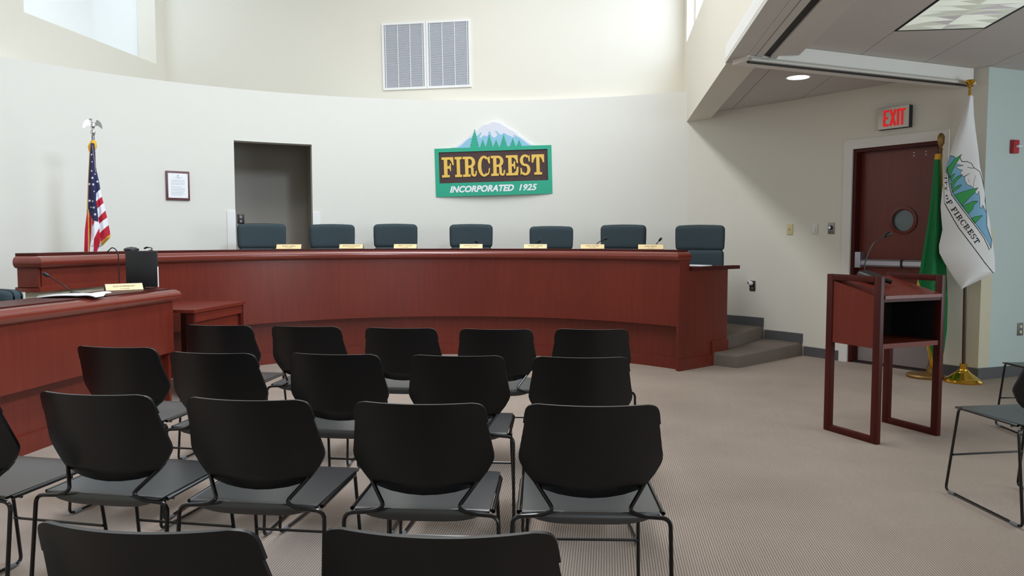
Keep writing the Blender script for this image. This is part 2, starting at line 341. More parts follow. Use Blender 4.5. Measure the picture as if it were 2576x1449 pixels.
# low ceiling: dark joints with lay-in panels hung below
ceil = struct(G().box(BR + .2, 6.7, AREAR, 10.2, H_LOW + .012, H_LOW + .1).mk('ceiling', 'ceil_joint', rz=YAW, smooth=0), 'low suspended panel ceiling')
TB, TA = 0.633, 1.22
me_tile = None
TRO = (2, -1)
for i in range(0, 9):
    for j in range(-8, 4):
        b0 = 0.82 + TB * i; a0 = 6.05 + TA * j
        if (i, j) == (2, -1): continue                        # the light fitting takes this panel's place
        cx, cy = ab(a0 + TA / 2, b0 + TB / 2)
        if Vector((cx, cy)).length > 9.9 or b0 > 6.0 or a0 < AREAR or (a0 > 8.4 and b0 > 3.3): continue
        bb0 = max(b0 + .003, BR + .262)
        if bb0 > b0 + .02: G().box(bb0, b0 + TB - .003, a0 + .003, a0 + TA - .003, H_LOW, H_LOW + .012).mk('ceiling_panel', 'tile', ceil, smooth=0)
        else:
            if me_tile is None: me_tile = G().box(.003, TB - .003, .003, TA - .003, 0, .012).mk('ceiling_panel', 'tile', ceil, (b0, a0, H_LOW), smooth=0)
            else: link('ceiling_panel', me_tile.data, ceil, (b0, a0, H_LOW))
# folding-partition tracks: a run along the bulkhead and a header from it to the wall corner
g = thing('partition_track', 'grey grooved folding-partition track under the bulkhead edge', 'track', (0, 0, 0), YAW)
G().box(BR - .03, BR - .001, AREAR, 6.45, 2.722, 2.83).mk('edge_band', 'white', g, smooth=0)
G().box(BR - .03, BR + .10, AREAR, 6.45, 2.690, 2.719).mk('outer_strip', 'track', g, smooth=0)
G().box(BR + .104, BR + .165, AREAR, 6.45, 2.692, 2.719).mk('inner_strip', 'track', g, smooth=0)
G().box(BR + .169, BR + .225, AREAR, 6.45, 2.690, 2.719).mk('guide_strip', 'track', g, smooth=0)
G().box(BR + .225, BR + .29, AREAR, 6.45, 2.705, 2.719).mk('channel', 'trackdark', g, smooth=0)
G().box(BR + .29, BR + .345, AREAR, 6.45, 2.690, 2.798).mk('lip', 'track', g, smooth=0)
G().box(BR + .349, BR + .52, AREAR, 6.36, 2.715, 2.798).mk('cove', 'track', g, smooth=0)
HA, HB = Vector((1.82, 6.03)), Vector((4.13, 6.97))
hd = (HB - HA); hl = hd.length; hz = math.atan2(hd.y, hd.x)
g = thing('partition_header', 'pale grey partition header running from the bulkhead to the wall corner', 'beam', (HA.x, HA.y, 0), hz)
G().box(0, hl, 0.0, 0.18, 2.655, 2.798).mk('body', 'trimwhite', g, smooth=0)
G().prism([(-.012, 2.685), (.0, 2.685), (.0, 2.65), (-.03, 2.65), (-.03, 2.665)], .02, hl, lambda q, z: (z, q[0], q[1])).mk('lower_moulding', 'track', g, smooth=0)
G().box(.02, hl, 0.001, 0.03, 2.64, 2.654).mk('channel', 'trackdark', g, smooth=0)
# baseboards
bbp = lambda z: [(0.0, z), (0.012, z), (0.012, z + .10), (0.0, z + .104)]
def sub(path, p0, p1):
    return [Vector(p0)] + [q for q in path if p0[0] + .02 < q.x < p1[0] - .02] + [Vector(p1)]
def onpath(x):
    for i in range(len(path_s) - 1):
        if path_s[i].x <= x <= path_s[i + 1].x:
            t = (x - path_s[i].x) / (path_s[i + 1].x - path_s[i].x); return tuple(path_s[i].lerp(path_s[i + 1], t))
X1, X2 = 3.20, 2.90                                             # where the two steps meet the wall
ST = 0.135
g = G().sweep(sub(path_s, (2.14, path_s[0].y), onpath(X2)), bbp(2 * ST)); g.sweep(sub(path_s, onpath(X2 + .01), onpath(X1)), bbp(ST)); g.sweep(sub(path_s, onpath(X1 + .01), (W1.x, W1.y)) + [W1 + DU * .05], bbp(0))
struct(g.mk('baseboard_right', 'rubber', smooth=0), 'dark grey rubber base stepping up beside the stairs')
g = G().sweep([W1 + DU * 1.10, CORN, RW], bbp(0)); struct(g.mk('baseboard_far_right', 'rubber', smooth=0), 'dark grey rubber base around the corner')
# corner guard
g = G().sweep([CORN - DU * .10, CORN, CORN + (RW - CORN).normalized() * .13], [(.001, .11), (.006, .11), (.006, 1.36), (.001, 1.36)])
struct(g.mk('trim_corner', 'beige', smooth=0), 'cream corner guard')
# steps and the raised platform behind the dais
DC = Vector((-0.59, 5.56))
def dp(th, r): return Vector((DC.x + r * math.cos(R(th)), DC.y + r * math.sin(R(th))))
TE = 39.9
SA0 = Vector((2.235, 7.53)); SA1 = Vector(onpath(X1))
sd = (SA1 - SA0).normalized(); sn = Vector((-sd.y, sd.x))
def carpet_step(name, poly, z0, z1, r=.028):
    g = G(); pc = Vector((sum(p[0] for p in poly) / len(poly), sum(p[1] for p in poly) / len(poly)))
    rings = [(0, z0), (0, z1 - r), (r * .3, z1 - r * .3), (r, z1)]
    n = len(poly); V = []
    for ins, z in rings:
        for i in range(n):
            p, a, b = Vector(poly[i]), Vector(poly[i - 1]), Vector(poly[(i + 1) % n])
            d = ((a - p).normalized() + (b - p).normalized()); V.append((p.x + d.x * ins, p.y + d.y * ins, z))
    F = [(k * n + i, k * n + (i + 1) % n, (k + 1) * n + (i + 1) % n, (k + 1) * n + i) for k in range(3) for i in range(n)] + [[3 * n + i for i in range(n)]]
    g.add(V, F); return g.mk(name, 'carpet_step', smooth=50)
E0 = dp(TE, 3.28)
back_ = [path_s[k] for k in range(len(path_s) - 1, -1, -1) if path_s[k].x < X1 - .03]
o = carpet_step('step', [tuple(SA0), tuple(SA1)] + [tuple(q) for q in back_ if q.x > 2.5] + [(2.3, 8.4), tuple(dp(TE, 3.60)), tuple(dp(TE, 3.385))], 0, ST); struct(o, 'lower carpeted step')
S2 = Vector(onpath(X2)); S2a = dp(TE, 3.58)
o = carpet_step('platform', [tuple(S2a), tuple(S2)] + [tuple(q) for q in back_ if q.x < X2 - .03] + [tuple(wp(62.5 - 0 + (t + 1) * (152 - 62.5) / 30, WR - .005)) for t in range(30)] + [tuple(dp(172 - t * (172 - 46) / 24, 3.0)) for t in range(25)], 0, 2 * ST); struct(o, 'carpeted platform behind the dais')
# passage behind the doorway in the curved wall
q0, q1 = wp(120.9, WR + .18), wp(111.5, WR + .18); mid = (q0 + q1) / 2; nn = (mid - WC).normalized(); tt = Vector((nn.y, -nn.x))
pz = math.atan2(tt.y, tt.x)
g = G(); L_ = (q1 - q0).length
g.box(-L_ / 2 - .6, .76, 1.15, 1.25, 0, 2.9); g.box(-L_ / 2 - .7, -L_ / 2 - .6, -.05, 1.25, 0, 2.9); g.box(.66, .76, .03, 1.15, 0, 2.9); g.box(-L_ / 2 - .7, .76, .03, 1.25, 2.75, 2.9); g.box(-L_ / 2 - .7, .76, .03, 1.25, .2, .27)
struct(g.mk('wall_passage', 'corridor', None, (mid.x, mid.y, 0), pz, 0), 'dim passage behind the doorway')
for th0, th1 in ((121.9, 120.9), (111.5, 110.6)):
    pts = [wp(th0), wp(th1)]
    g = G().sweep(pts, [(0.001, .3), (.012, .3), (.012, 1.62), (.001, 1.62)]); o = g.mk('trim_guard', 'white', smooth=0); struct(o, 'white corner guard at the doorway')
# upper windows: frames and panes in the clerestory openings
for n_, (a0, a1) in enumerate(((1.1, 5.3), (5.6, 9.9))):
    wn = link('window_%d' % (n_ + 1), None, None, (0, 0, 0), YAW); struct(wn, 'clerestory window above the bulkhead')
    g = G(); g.box(BR + .1, BR + .15, a0, a1, SR, SR + .05); g.box(BR + .1, BR + .15, a0, a1, 4.85, 4.9)
    for k in range(4): aa = a0 + (a1 - a0 - .05) * k / 3; g.box(BR + .1, BR + .15, aa, aa + .05, SR, 4.9)
    g.mk('window_frame', 'white', wn, smooth=0)

# ------------------------------------------------------------------ exit door, flat in the right wall
dz = math.atan2(DU.y, DU.x)                                     # local x along the wall, local -y into the room
door = struct(link('door_1', None, None, (W1.x, W1.y, 0), dz), 'dark red wooden exit door with a round window')
tw = .094
for n_, (x0, x1, z0, z1) in enumerate(((D0 - tw, D0, 0, 2.195 + tw), (D1, D1 + tw - .02, 0, 2.195 + tw), (D0, D1, 2.195, 2.195 + tw))):
    G().box(x0, x1, -.022, -.001, z0, z1).mk('casing', 'trimwhite', door, smooth=0)
G().box(D0, D0 + .035, 0.0, .16, 0, 2.195).mk('jamb', 'wood_dark', door, smooth=0); G().box(D1 - .035, D1, 0.0, .16, 0, 2.195).mk('jamb', 'wood_dark', door, smooth=0); G().box(D0 + .035, D1 - .035, 0, .16, 2.16, 2.195).mk('jamb', 'wood_dark', door, smooth=0)
WX, WZ, WRr = .635, 1.46, .118
def plate_hole(x0, x1, z0, z1, cx, cz, r, y0, y1, n=32):
    g = G(); ou = []
    for i in range(n):
        a = 2 * PI * (i + .5) / n; c, s = math.cos(a), math.sin(a)
        t = min((x1 - cx) / c if c > 1e-6 else 9, (x0 - cx) / c if c < -1e-6 else 9, (z1 - cz) / s if s > 1e-6 else 9, (z0 - cz) / s if s < -1e-6 else 9); ou.append((cx + c * t, cz + s * t))
    inn = [(cx + r * math.cos(2 * PI * (i + .5) / n), cz + r * math.sin(2 * PI * (i + .5) / n)) for i in range(n)]
    V = [(x, y, z) for y in (y0, y1) for ring_ in (ou, inn) for x, z in ring_]
    F = []
    for i in range(n):
        j = (i + 1) % n; F += [(i, j, n + j, n + i), (2 * n + i, 3 * n + i, 3 * n + j, 2 * n + j), (n + i, n + j, 3 * n + j, 3 * n + i), (i, 2 * n + i, 2 * n + j, j)]
    g.add(V, F)
    cs = [(x0, z0), (x1, z0), (x1, z1), (x0, z1)]
    for (xa, za) in cs:                                         # close the corners the ring leaves open
        k = sorted(range(n), key=lambda i: (ou[i][0] - xa) ** 2 + (ou[i][1] - za) ** 2)[:2]
        for y in (y0, y1): g.add([(xa, y, za), (ou[k[0]][0], y, ou[k[0]][1]), (ou[k[1]][0], y, ou[k[1]][1])], [(0, 1, 2)])
    return g
leaf = plate_hole(D0 + .038, D1 - .038, .012, 2.157, WX, WZ, WRr, .09, .135).mk('leaf', 'wood', door, smooth=0)
g = G()
for k in range(40): pass
prof = [(WRr - .012, 0), (WRr + .02, 0), (WRr + .02, .012), (WRr - .004, .016), (WRr - .012, .012)]
n_ = 40; m_ = len(prof)
V = [(WX + r * math.cos(2 * PI * i / n_), .09 - d, WZ + r * math.sin(2 * PI * i / n_)) for i in range(n_) for r, d in prof]
F = [(i * m_ + j, ((i + 1) % n_) * m_ + j, ((i + 1) % n_) * m_ + (j + 1) % m_, i * m_ + (j + 1) % m_) for i in range(n_) for j in range(m_)]
mk('window_ring', V, F, 'wood', door)
G().lathe([(WRr + .001, -.004), (WRr + .001, .004)], 40).mk('window_pane', 'doorglass', door, (WX, .11, WZ), rot=(R(90), 0, 0))
bar = G().prism([(.075, -.02), (.06, -.036), (.03, -.036), (.018, -.02), (.018, .02), (.03, .036), (.06, .036), (.075, .02)], D0 + .10, D1 - .05, lambda q, z: (z, .09 - q[0], 1.035 + q[1])).mk('push_bar', 'alu', door)
G().box(D0 + .045, D0 + .105, .0, .089, .985, 1.145).mk('latch_box', 'alu', bar, smooth=0)
G().prism([(.077, -.022), (.06, -.038), (.03, -.038), (.018, -.02), (.018, .02), (.03, .038), (.06, .038), (.077, .022)], .655, .68, lambda q, z: (z, .09 - q[0], 1.035 + q[1])).mk('bar_band', 'trackdark', bar)
G().box(D0 + .06, D1 - .06, .084, .0895, .02, .36).mk('kick_plate', 'kick', door, smooth=0)
for xx in (.72, .835):
    for zz in (2.085, 2.115): G().lathe([(.006, 0), (.006, .004)], 10).mk('screw_cover', 'paper', door, (xx, .09, zz), rot=(R(90), 0, 0))
G().box(D0, D1, .02, .16, .0005, .011).mk('threshold', 'trackdark', door, smooth=0)
def onwall(s, off=0.0): p_ = W1 + DU * s + DN * off; return (p_.x, p_.y)
# exit sign
t = thing('exit_sign', 'lit EXIT sign with red letters on a brushed metal box above the door', 'sign', (*onwall(.585), 2.455), dz)
G().box(-.155, .155, -.06, -.001, -.105, .105).mk('housing', 'trackdark', t, smooth=0)
G().box(-.153, .153, -.064, -.0605, -.103, .103).mk('face', 'exitface', t, smooth=0)
def strokes(segs, wd):
    out = []
    for (x0, y0, x1, y1) in segs:
        d = Vector((x1 - x0, y1 - y0)).normalized(); n = Vector((-d.y, d.x)) * wd / 2
        out.append([(x0 + n.x, y0 + n.y), (x0 - n.x, y0 - n.y), (x1 - n.x, y1 - n.y), (x1 + n.x, y1 + n.y)])
    return out
lw = .021
ex = {'E': [(0, -.078, 0, .078), (-.01, .068, .042, .068), (-.01, 0, .034, 0), (-.01, -.068, .042, -.068)], 'X': [(-.006, .078, .042, -.078), (.042, .078, -.006, -.078)], 'I': [(.01, -.078, .01, .078)], 'T': [(.022, -.078, .022, .078), (-.006, .068, .05, .068)]}
for ch, x in (('E', -.088), ('X', -.022), ('I', .037), ('T', .066)):
    g = G()
    for q in strokes(ex[ch], lw): g.prism(q, 0, .004, lambda p_, z: (x + p_[0], -.0642 - z, p_[1]))
    g.mk('letter', 'exitred', t, smooth=0)
# switches and outlets; x along the wall, -y into the room
def at_wall(x):
    for i in range(len(path_s) - 1):
        if path_s[i].x <= x <= path_s[i + 1].x:
            tq = (x - path_s[i].x) / (path_s[i + 1].x - path_s[i].x); d = (path_s[i + 1] - path_s[i]); return path_s[i].lerp(path_s[i + 1], tq), math.atan2(d.y, d.x)
def plate(name, label, cat, pos, z, rz, m, group=None, ww=.074, hh=.118):
    t = thing(name, label, cat, (pos[0], pos[1], z), rz, group)
    rbox('cover_plate', ww, .008, hh, .003, m, t, (0, -.005, 0), seg=2); return t
q, a_ = at_wall(3.09); t = plate('light_switch', 'almond toggle light switch, leftmost of three on the right wall', 'switch', q, 1.385, a_, 'almond'); G().prism([(-.01, 0), (.01, 0), (.014, -.018), (.004, -.02)], -.006, .006, lambda p_, z: (z, -.009 - abs(p_[1]), p_[0])).mk('toggle', 'almond', t, smooth=0)
q, a_ = at_wall(3.265); t = plate('light_switch', 'white paddle light switch between the almond and the metal switch', 'switch', q, 1.39, a_, 'trimwhite'); G().prism([(-.033, .009), (.033, .009), (.033, .012), (-.033, .022)], -.016, .016, lambda p_, z: (z, -p_[1], p_[0])).mk('paddle', 'trimwhite', t, smooth=0)
q, a_ = at_wall(3.375); t = plate('dimmer_switch', 'grey metal dimmer plate with a black and chrome knob', 'switch', q, 1.39, a_, 'steel'); k = G().lathe([(.022, .009), (.02, .03), (.017, .033)], 24).mk('knob', 'blackmetal', t, (0, 0, .008), rot=(R(90), 0, 0)); G().lathe([(.015, .033), (.014, .036)], 20).mk('knob_cap', 'silver', k)
q, a_ = at_wall(2.80); t = plate('wall_outlet', 'dark wall outlet with a white round plug-in beside the dais', 'outlet', q, .735, a_, 'darkplate')
G().lathe([(.017, 0), (.017, .003)], 16).mk('socket', 'steel', t, (0, -.009, -.028), rot=(R(90), 0, 0)); g = G().lathe([(.02, 0), (.024, .01), (.024, .045), (.02, .05)], 20).mk('plug', 'paper', t, (-.004, -.009, .026), rot=(R(78), 0, R(-30))); G().lathe([(.016, .0505), (.015, .052)], 16).mk('plug_face', 'darkplate', g)
rwd = (RW - CORN).normalized(); rwa = math.atan2(rwd.y, rwd.x)
q = CORN + rwd * .53; t = plate('wall_outlet', 'grey metal outlet low on the pale wall at right', 'outlet', q, .44, rwa, 'steel')
for zz in (-.025, .025): G().lathe([(.016, 0), (.016, .003)], 16).mk('socket', 'almond', t, (0, -.009, zz), rot=(R(90), 0, 0))
q = CORN + rwd * .335; t = thing('fire_strobe', 'red fire alarm strobe on the pale wall at right', 'alarm', (q.x, q.y, 2.11), rwa)
rbox('housing', .07, .04, .12, .004, 'red', t, (0, -.021, 0), seg=2); rbox('flash_lens', .06, .03, .022, .006, 'clearstrobe', t, (.012, -.055, 0), seg=2)
q = CORN + rwd * .30; G_ = G().lathe([(.02, 0), (.014, -.012), (.006, -.03)], 14)
tag(G_.mk('sprinkler_head', 'darkplate', None, (q.x - .05, q.y - .35, H_LOW - .001)), 'small dark sprinkler head on the low ceiling at right', 'sprinkler')
q = q0 + tt * .09; t = plate('wall_outlet', 'dark outlet plate inside the doorway', 'outlet', (mid.x + tt.x * -.245 + nn.x * 1.15, mid.y + tt.y * -.245 + nn.y * 1.15), 1.555, pz, 'darkplate', ww=.09, hh=.13)
for zz in (-.03, .03): G().lathe([(.017, 0), (.017, .003)], 16).mk('socket', 'steel', t, (0, -.009, zz), rot=(R(90), 0, 0))
# lamps in the low ceiling
b0, a0 = 0.82 + TB * 2, 6.05 - TA
t = thing('ceiling_light', 'prismatic panel light set in the low ceiling', 'light', (*ab(a0, b0), H_LOW), YAW)
g = G(); g.box(.003, TB - .003, .003, .018, -.002, .012); g.box(.003, TB - .003, TA - .018, TA - .003, -.002, .012); g.box(.003, .018, .018, TA - .018, -.002, .012); g.box(TB - .018, TB - .003, .018, TA - .018, -.002, .012); g.mk('frame', 'trackdark', t, smooth=0)
nx, ny = 2, 10
for i in range(nx):
    for j in range(ny):
        x0, x1 = .02 + (TB - .04) * i / nx, .02 + (TB - .04) * (i + 1) / nx; y0, y1 = .02 + (TA - .04) * j / ny, .02 + (TA - .04) * (j + 1) / ny; xm, ym = (x0 + x1) / 2, (y0 + y1) / 2
        lc = mk('lens_cell', [(x0, y0, .0), (x1, y0, .0), (x1, y1, .0), (x0, y1, .0), (xm, ym, .009)], [(0, 1, 4), (1, 2, 4), (2, 3, 4), (3, 0, 4)], 'lens', t, smooth=0); lc.data.materials.append(MATS['lens_b']); lc.data.materials.append(MATS['lens_c'])
        for f_ in lc.data.polygons: f_.material_index = random.choice((0, 0, 1, 2))
t = thing('downlight', 'round lit downlight in the low ceiling', 'light', (2.70, 7.35, H_LOW))
G().lathe([(.100, -.003), (.118, -.003), (.118, -.0005), (.100, -.0005)], 36).mk('rim', 'white', t); G().lathe([(.099, -.004), (.099, -.002)], 36).mk('diffuser', 'lamp_on', t)
# air grille on the upper back wall
t = thing('air_grille', 'white framed double air return grille high on the back wall', 'grille', (*ab(ABACK, -2.39), 3.715), YAW - R(0.3)); t.rotation_euler = (0, R(-0.9), YAW)
for s in (-1, 1):
    x0, x1 = (-.60, -.002) if s < 0 else (.002, .60)
    g = G(); fw = .028; g.box(x0, x1, -.022, -.001, .44 - fw, .44); g.box(x0, x1, -.022, -.001, -.44, -.44 + fw); g.box(x0, x0 + fw, -.022, -.001, -.44 + fw, .44 - fw); g.box(x1 - fw, x1, -.022, -.001, -.44 + fw, .44 - fw)
    fr = g.mk('frame', 'white', t, smooth=0)
    G().box(x0 + fw, x1 - fw, -.004, -.001, -.44 + fw, .44 - fw).mk('backing', 'grille', fr, smooth=0)
    g = G(); n_ = 60
    for k in range(n_): z = -.44 + fw + (.88 - 2 * fw) * (k + .2) / n_; g.box(x0 + fw, x1 - fw, -.012, -.005, z, z + .006)
    sl = g.mk('louvres', 'grille_slat', fr, smooth=0); sl['kind'] = 'stuff'
    for k in range(4): x = x0 + fw + .02 + (x1 - x0 - 2 * fw - .04) * k / 3; G().box(x - .004, x + .004, -.016, -.0125, -.44 + fw, .44 - fw).mk('upright_bar', 'white', fr, smooth=0)

# ------------------------------------------------------------------ council dais
dais = thing('council_dais', 'long curved mahogany council dais with a rounded rail', 'desk')
def darc(t0, t1, r, n=None):
    n = n or max(2, int(abs(t1 - t0) / 2.5)); return [dp(t0 + (t1 - t0) * i / n, r) for i in range(n + 1)]
RU = 2.84
TL, TM = 180.0, 160.0
def pr(o0, o1, z0, z1): return [(o0, z0), (o1, z0), (o1, z1), (o0, z1)]
G().sweep(darc(TM, TE, RU, 60), pr(-.03, 0, .43, 1.075)).mk('front_panel', 'wood', dais)
G().sweep(darc(TL - .6, TM, RU), pr(-.03, 0, .92, 1.075)).mk('front_panel', 'wood', dais)
G().sweep(darc(TM, TE, RU + .085), pr(-.02, 0, .0, .43)).mk('lower_panel', 'wood', dais)
G().sweep(darc(TM, TE, RU + .070), pr(-.014, 0, .0, .115) ).mk('base_moulding', 'wood', dais)
lp = [dp(TL, RU + .19)] + darc(TL, TM, RU)
G().sweep([dp(TL, RU + .17)] + darc(TL, TM, RU), [(-.02, .89), (.012, .89), (.012, .925), (-.02, .93)]).mk('panel_moulding', 'wood_rail', dais)
G().sweep(darc(TL - .4, TM - 3, RU + .02), pr(-.1, 0, .0, .89)).mk('painted_base', 'beige', dais)
G().prism([(RU, .92), (RU + .15, .92), (RU + .15, 1.075), (RU, 1.075)], -.012, .012, lambda q, z: (DC.x - q[0], DC.y + z, q[1])).mk('end_panel', 'wood', dais, smooth=0)
nose = [(-.02, 1.062)] + [(.005 + .048 * math.cos(R(a)), 1.107 + .045 * math.sin(R(a))) for a in range(-80, 81, 16)] + [(-.02, 1.152)]
rail = [dp(TL, RU + .155)] + darc(TL, TE, RU, 60) + [dp(TE, RU + .155)]
G().sweep(rail, nose).mk('rail', 'wood_rail', dais)
G().sweep(darc(TL, TE, RU + .01, 60), [(0, 1.075), (0, 1.172), (-.16, 1.172), (-.16, 1.075)]).mk('rail_top', 'wood_dark', dais)
G().sweep(darc(TL - 25, TE + .3, RU + .155, 60), [(0, .98), (0, 1.005), (-.64, 1.005), (-.64, .98)]).mk('worktop', 'wood_dark', dais)
tx = Vector((-math.sin(R(TE)), math.cos(R(TE))))
def epf(q, z): c = dp(TE, q[0]); return (c.x + tx.x * z, c.y + tx.y * z, q[1])
G().prism([(RU, .0), (3.63, .0), (3.63, .968), (RU + .155, .968), (RU + .155, 1.075), (RU, 1.075)], -.03, .0, epf).mk('end_panel', 'wood', dais, smooth=0)
G().prism([(RU - .012, .0), (3.36, .0), (3.36, .115), (RU - .012, .115)], -.045, -.031, epf).mk('base_moulding', 'wood', dais, smooth=0)
G().prism([(3.365, .0), (3.40, .0), (3.40, ST), (3.64, ST), (3.64, ST + .115), (3.365, ST + .115)], -.045, -.031, epf).mk('base_moulding', 'wood', dais, smooth=0)
G().prism([(RU + .157, .97), (3.80, .97), (3.80, 1.006), (RU + .157, 1.006)], -.06, .02, epf).mk('worktop_end', 'wood_dark', dais, smooth=0)

# name plates
def nameplate(label, name, title, loc, rz, L0=.255, group='desk name plates on the dais'):
    t = thing('name_plate', label, 'name plate', loc, rz, group)
    G().prism([(-.03, 0), (.03, 0), (.012, .052), (.004, .052)], -L0 / 2, L0 / 2, lambda q, z: (z, q[0], q[1])).mk('block', 'wood_plaque', t, smooth=0)
    d = Vector((0, -.03 - .004 * 0, 0))
    ang = math.atan2(.052, .034)
    u = Vector((0, .034, .052)).normalized(); nrm = Vector((0, -u.z, u.y))
    def f(x, v, o): p_ = Vector((0, -.03, 0)) + u * v + nrm * o; return (x, p_.y, p_.z)
    mk('brass_face', [f(-L0 / 2 + .003, .004, .0005), (f(L0 / 2 - .003, .004, .0005)), f(L0 / 2 - .003, .058, .0005), f(-L0 / 2 + .003, .058, .0005), f(-L0 / 2 + .003, .004, .002), (f(L0 / 2 - .003, .004, .002)), f(L0 / 2 - .003, .058, .002), f(-L0 / 2 + .003, .058, .002)],
       [(0, 1, 2, 3), (4, 5, 6, 7), (0, 1, 5, 4), (1, 2, 6, 5), (2, 3, 7, 6), (3, 0, 4, 7)], 'goldplate', t, smooth=0)
    text('name_text', name, .019, 'ink', t, f(0, .037, .0026), (ang, 0, 0), .0003, sx=.92)
    text('title_text', title, .009, 'ink', t, f(0, .016, .0026), (ang, 0, 0), .0002)
    return t
names = [('BLAKE J. SURINA', 'COUNCILMEMBER'), ('SHANNON REYNOLDS', 'COUNCILMEMBER'), ('BRETT L. WITTNER', 'COUNCILMEMBER'), ('MATTHEW JOLIBOIS', 'MAYOR'), ('HUNTER T. GEORGE', 'COUNCILMEMBER'), ('DENNY WALTIER', 'COUNCILMEMBER'), ('JASON MEDLEY', 'COUNCILMEMBER')]
ordn = ['first name plate from the left on the dais, in front of the doorway', 'second name plate from the left on the dais rail', 'third name plate from the left on the dais rail', 'middle name plate on the dais, below the green sign', 'fifth name plate from the left on the dais rail', 'sixth name plate from the left on the dais rail', 'last name plate on the dais, nearest the steps']
pth = [125.7, 112.8, 101.4, 87.3, 73.3, 60.7, 47.5]; prz = [6, 4, 1, 0, -2, -4, -10]
for k in range(7):
    q = dp(pth[k], RU + .10); nameplate('gold faced ' + ordn[k], *names[k], (q.x, q.y, 1.172), R(prz[k]))
# gooseneck microphones standing on the worktop behind the rail
def gooseneck(name, label, base, pts, r=.004, head=.011, hl=.05, m='blackmetal', group=None):
    t = thing(name, label, 'microphone', base, 0, group)
    G().lathe([(.04, 0), (.042, .004), (.036, .014), (.012, .02)], 24).mk('base', m, t)
    P = spline([(0, 0, .018)] + pts, 6); G().tube(P, r, 8).mk('neck', m, t)
    e = (P[-1] - P[-2]).normalized(); p0 = P[-1]
    G().tube([p0, p0 + e * .006, p0 + e * (hl * .5), p0 + e * (hl * .9), p0 + e * hl], [r, head * .8, head, head * .9, head * .5], 12).mk('capsule', m, t)
    return t
for (x, y), pts, lb in (((-2.545, 8.156), [(0, 0, .10), (.01, .0, .17), (.05, -.02, .188)], 'small gooseneck microphone by the first name plate from the left'),
        ((-.34, 8.78), [(0, 0, .12), (-.01, 0, .19), (-.05, -.02, .23)], 'small gooseneck microphone right of the middle name plate'),
        ((.24, 8.69), [(0, 0, .12), (.01, 0, .18), (.05, -.02, .23)], 'small gooseneck microphone behind the fifth name plate'),
        ((.93, 8.42), [(0, 0, .14), (.0, 0, .22), (.07, -.02, .265)], 'small gooseneck microphone behind the sixth name plate'),
        ((1.49, 8.03), [(0, 0, .12), (.0, 0, .19), (.04, -.02, .25)], 'small gooseneck microphone right of the last name plate near the steps')):
    gooseneck('gooseneck_microphone', lb, (x, y, 1.005), pts, .0045, .013, .045, group='dais microphones')
# paper on the end of the worktop, handset and cable on the left of the dais
q = dp(TE + 2.2, 3.28); tag(G().prism([(-.11, -.14), (.11, -.14), (.11, .14), (-.11, .14)], 0, .008).mk('paper_stack', 'paper', None, (q.x, q.y, 1.0065), R(50), 0), 'white papers on the right end of the dais worktop', 'paper')
t = thing('desk_phone', 'dark rounded conference unit on the left of the dais rail', 'phone', (-3.30, 6.66, 1.172))
G().lathe([(.05, 0), (.062, .006), (.06, .02), (.035, .032), (.01, .035)], 28).mk('body', 'blackmetal', t); G().lathe([(.012, .035), (.008, .038)], 12).mk('button', 'glide', t)
t = thing('microphone_stub', 'short bent black microphone on the dais rail beside the conference unit', 'microphone', (-3.22, 6.85, 1.172)); G().lathe([(.02, 0), (.02, .006)], 16).mk('base', 'blackmetal', t); G().tube(spline([(0, 0, .006), (.01, 0, .022), (-.03, 0, .030), (-.06, 0, .02)], 5), [.004] * 10 + [.008] * 6, 8).mk('arm', 'blackmetal', t)

# ------------------------------------------------------------------ clerk's desk (runs along the room's axis)
CD0 = Vector((-2.592, 5.98))                                    # far front corner of its rail
desk = thing('clerk_desk', 'mahogany side desk with a rounded rail in the left foreground', 'desk', (CD0.x, CD0.y, 0), YAW)
Ld = 3.6                                                        # local: y towards the dais, x to the right; front at x = 0
G().box(-.065, -.035, -Ld, -.05, .40, .80).mk('front_panel', 'wood', desk, smooth=0)
G().box(-.135, -.115, -Ld, -.07, .0, .40).mk('lower_panel', 'wood', desk, smooth=0)
G().box(-.114, -.098, -Ld, -.07, .0, .115).mk('base_moulding', 'wood', desk, smooth=0)
G().prism([(-.55, 0), (-.066, 0), (-.066, .80), (-.39, .80), (-.39, .70), (-.55, .70)], -.08, -.05, lambda q, z: (q[0], z, q[1])).mk('end_panel', 'wood', desk, smooth=0)
G().box(-.116, -.066, -.08, -.05, .0, .40)
nz_ = [(-.02, .79)] + [(.005 + .050 * math.cos(R(a)), .838 + .048 * math.sin(R(a))) for a in range(-80, 81, 16)] + [(-.02, .885)]
G().sweep([(-.39, -.045), (-.05, -.045), (-.05, -Ld)], [(-o, z) for o, z in nz_]).mk('rail', 'wood_rail', desk)
G().box(-.39, -.055, -Ld, -.05, .80, .893).mk('ledge', 'wood_dark', desk, smooth=0)
G().box(-.56, -.39, -Ld, -.05, .70, .73).mk('worktop', 'wood_dark', desk, smooth=0)
# side table beyond it
t = thing('side_table', 'plain red wooden side table between the clerk desk and the dais', 'table', (CD0.x, CD0.y, 0), YAW)
G().box(-.50, .10, .02, .88, .695, .72).mk('table_top', 'wood', t, smooth=0)
G().box(.066, .086, .06, .84, .62, .694).mk('apron', 'wood', t, smooth=0)
G().box(-.46, .06, .82, .84, .62, .694).mk('apron', 'wood', t, smooth=0)
G().box(.048, .062, .085, .815, .12, .694).mk('modesty_panel', 'wood', t, smooth=0)
for x, y in ((.035, .03), (.035, .82), (-.485, .03), (-.485, .82)): G().box(x, x + .05, y, y + .05, 0, .694).mk('leg', 'wood_dark', t, smooth=0)
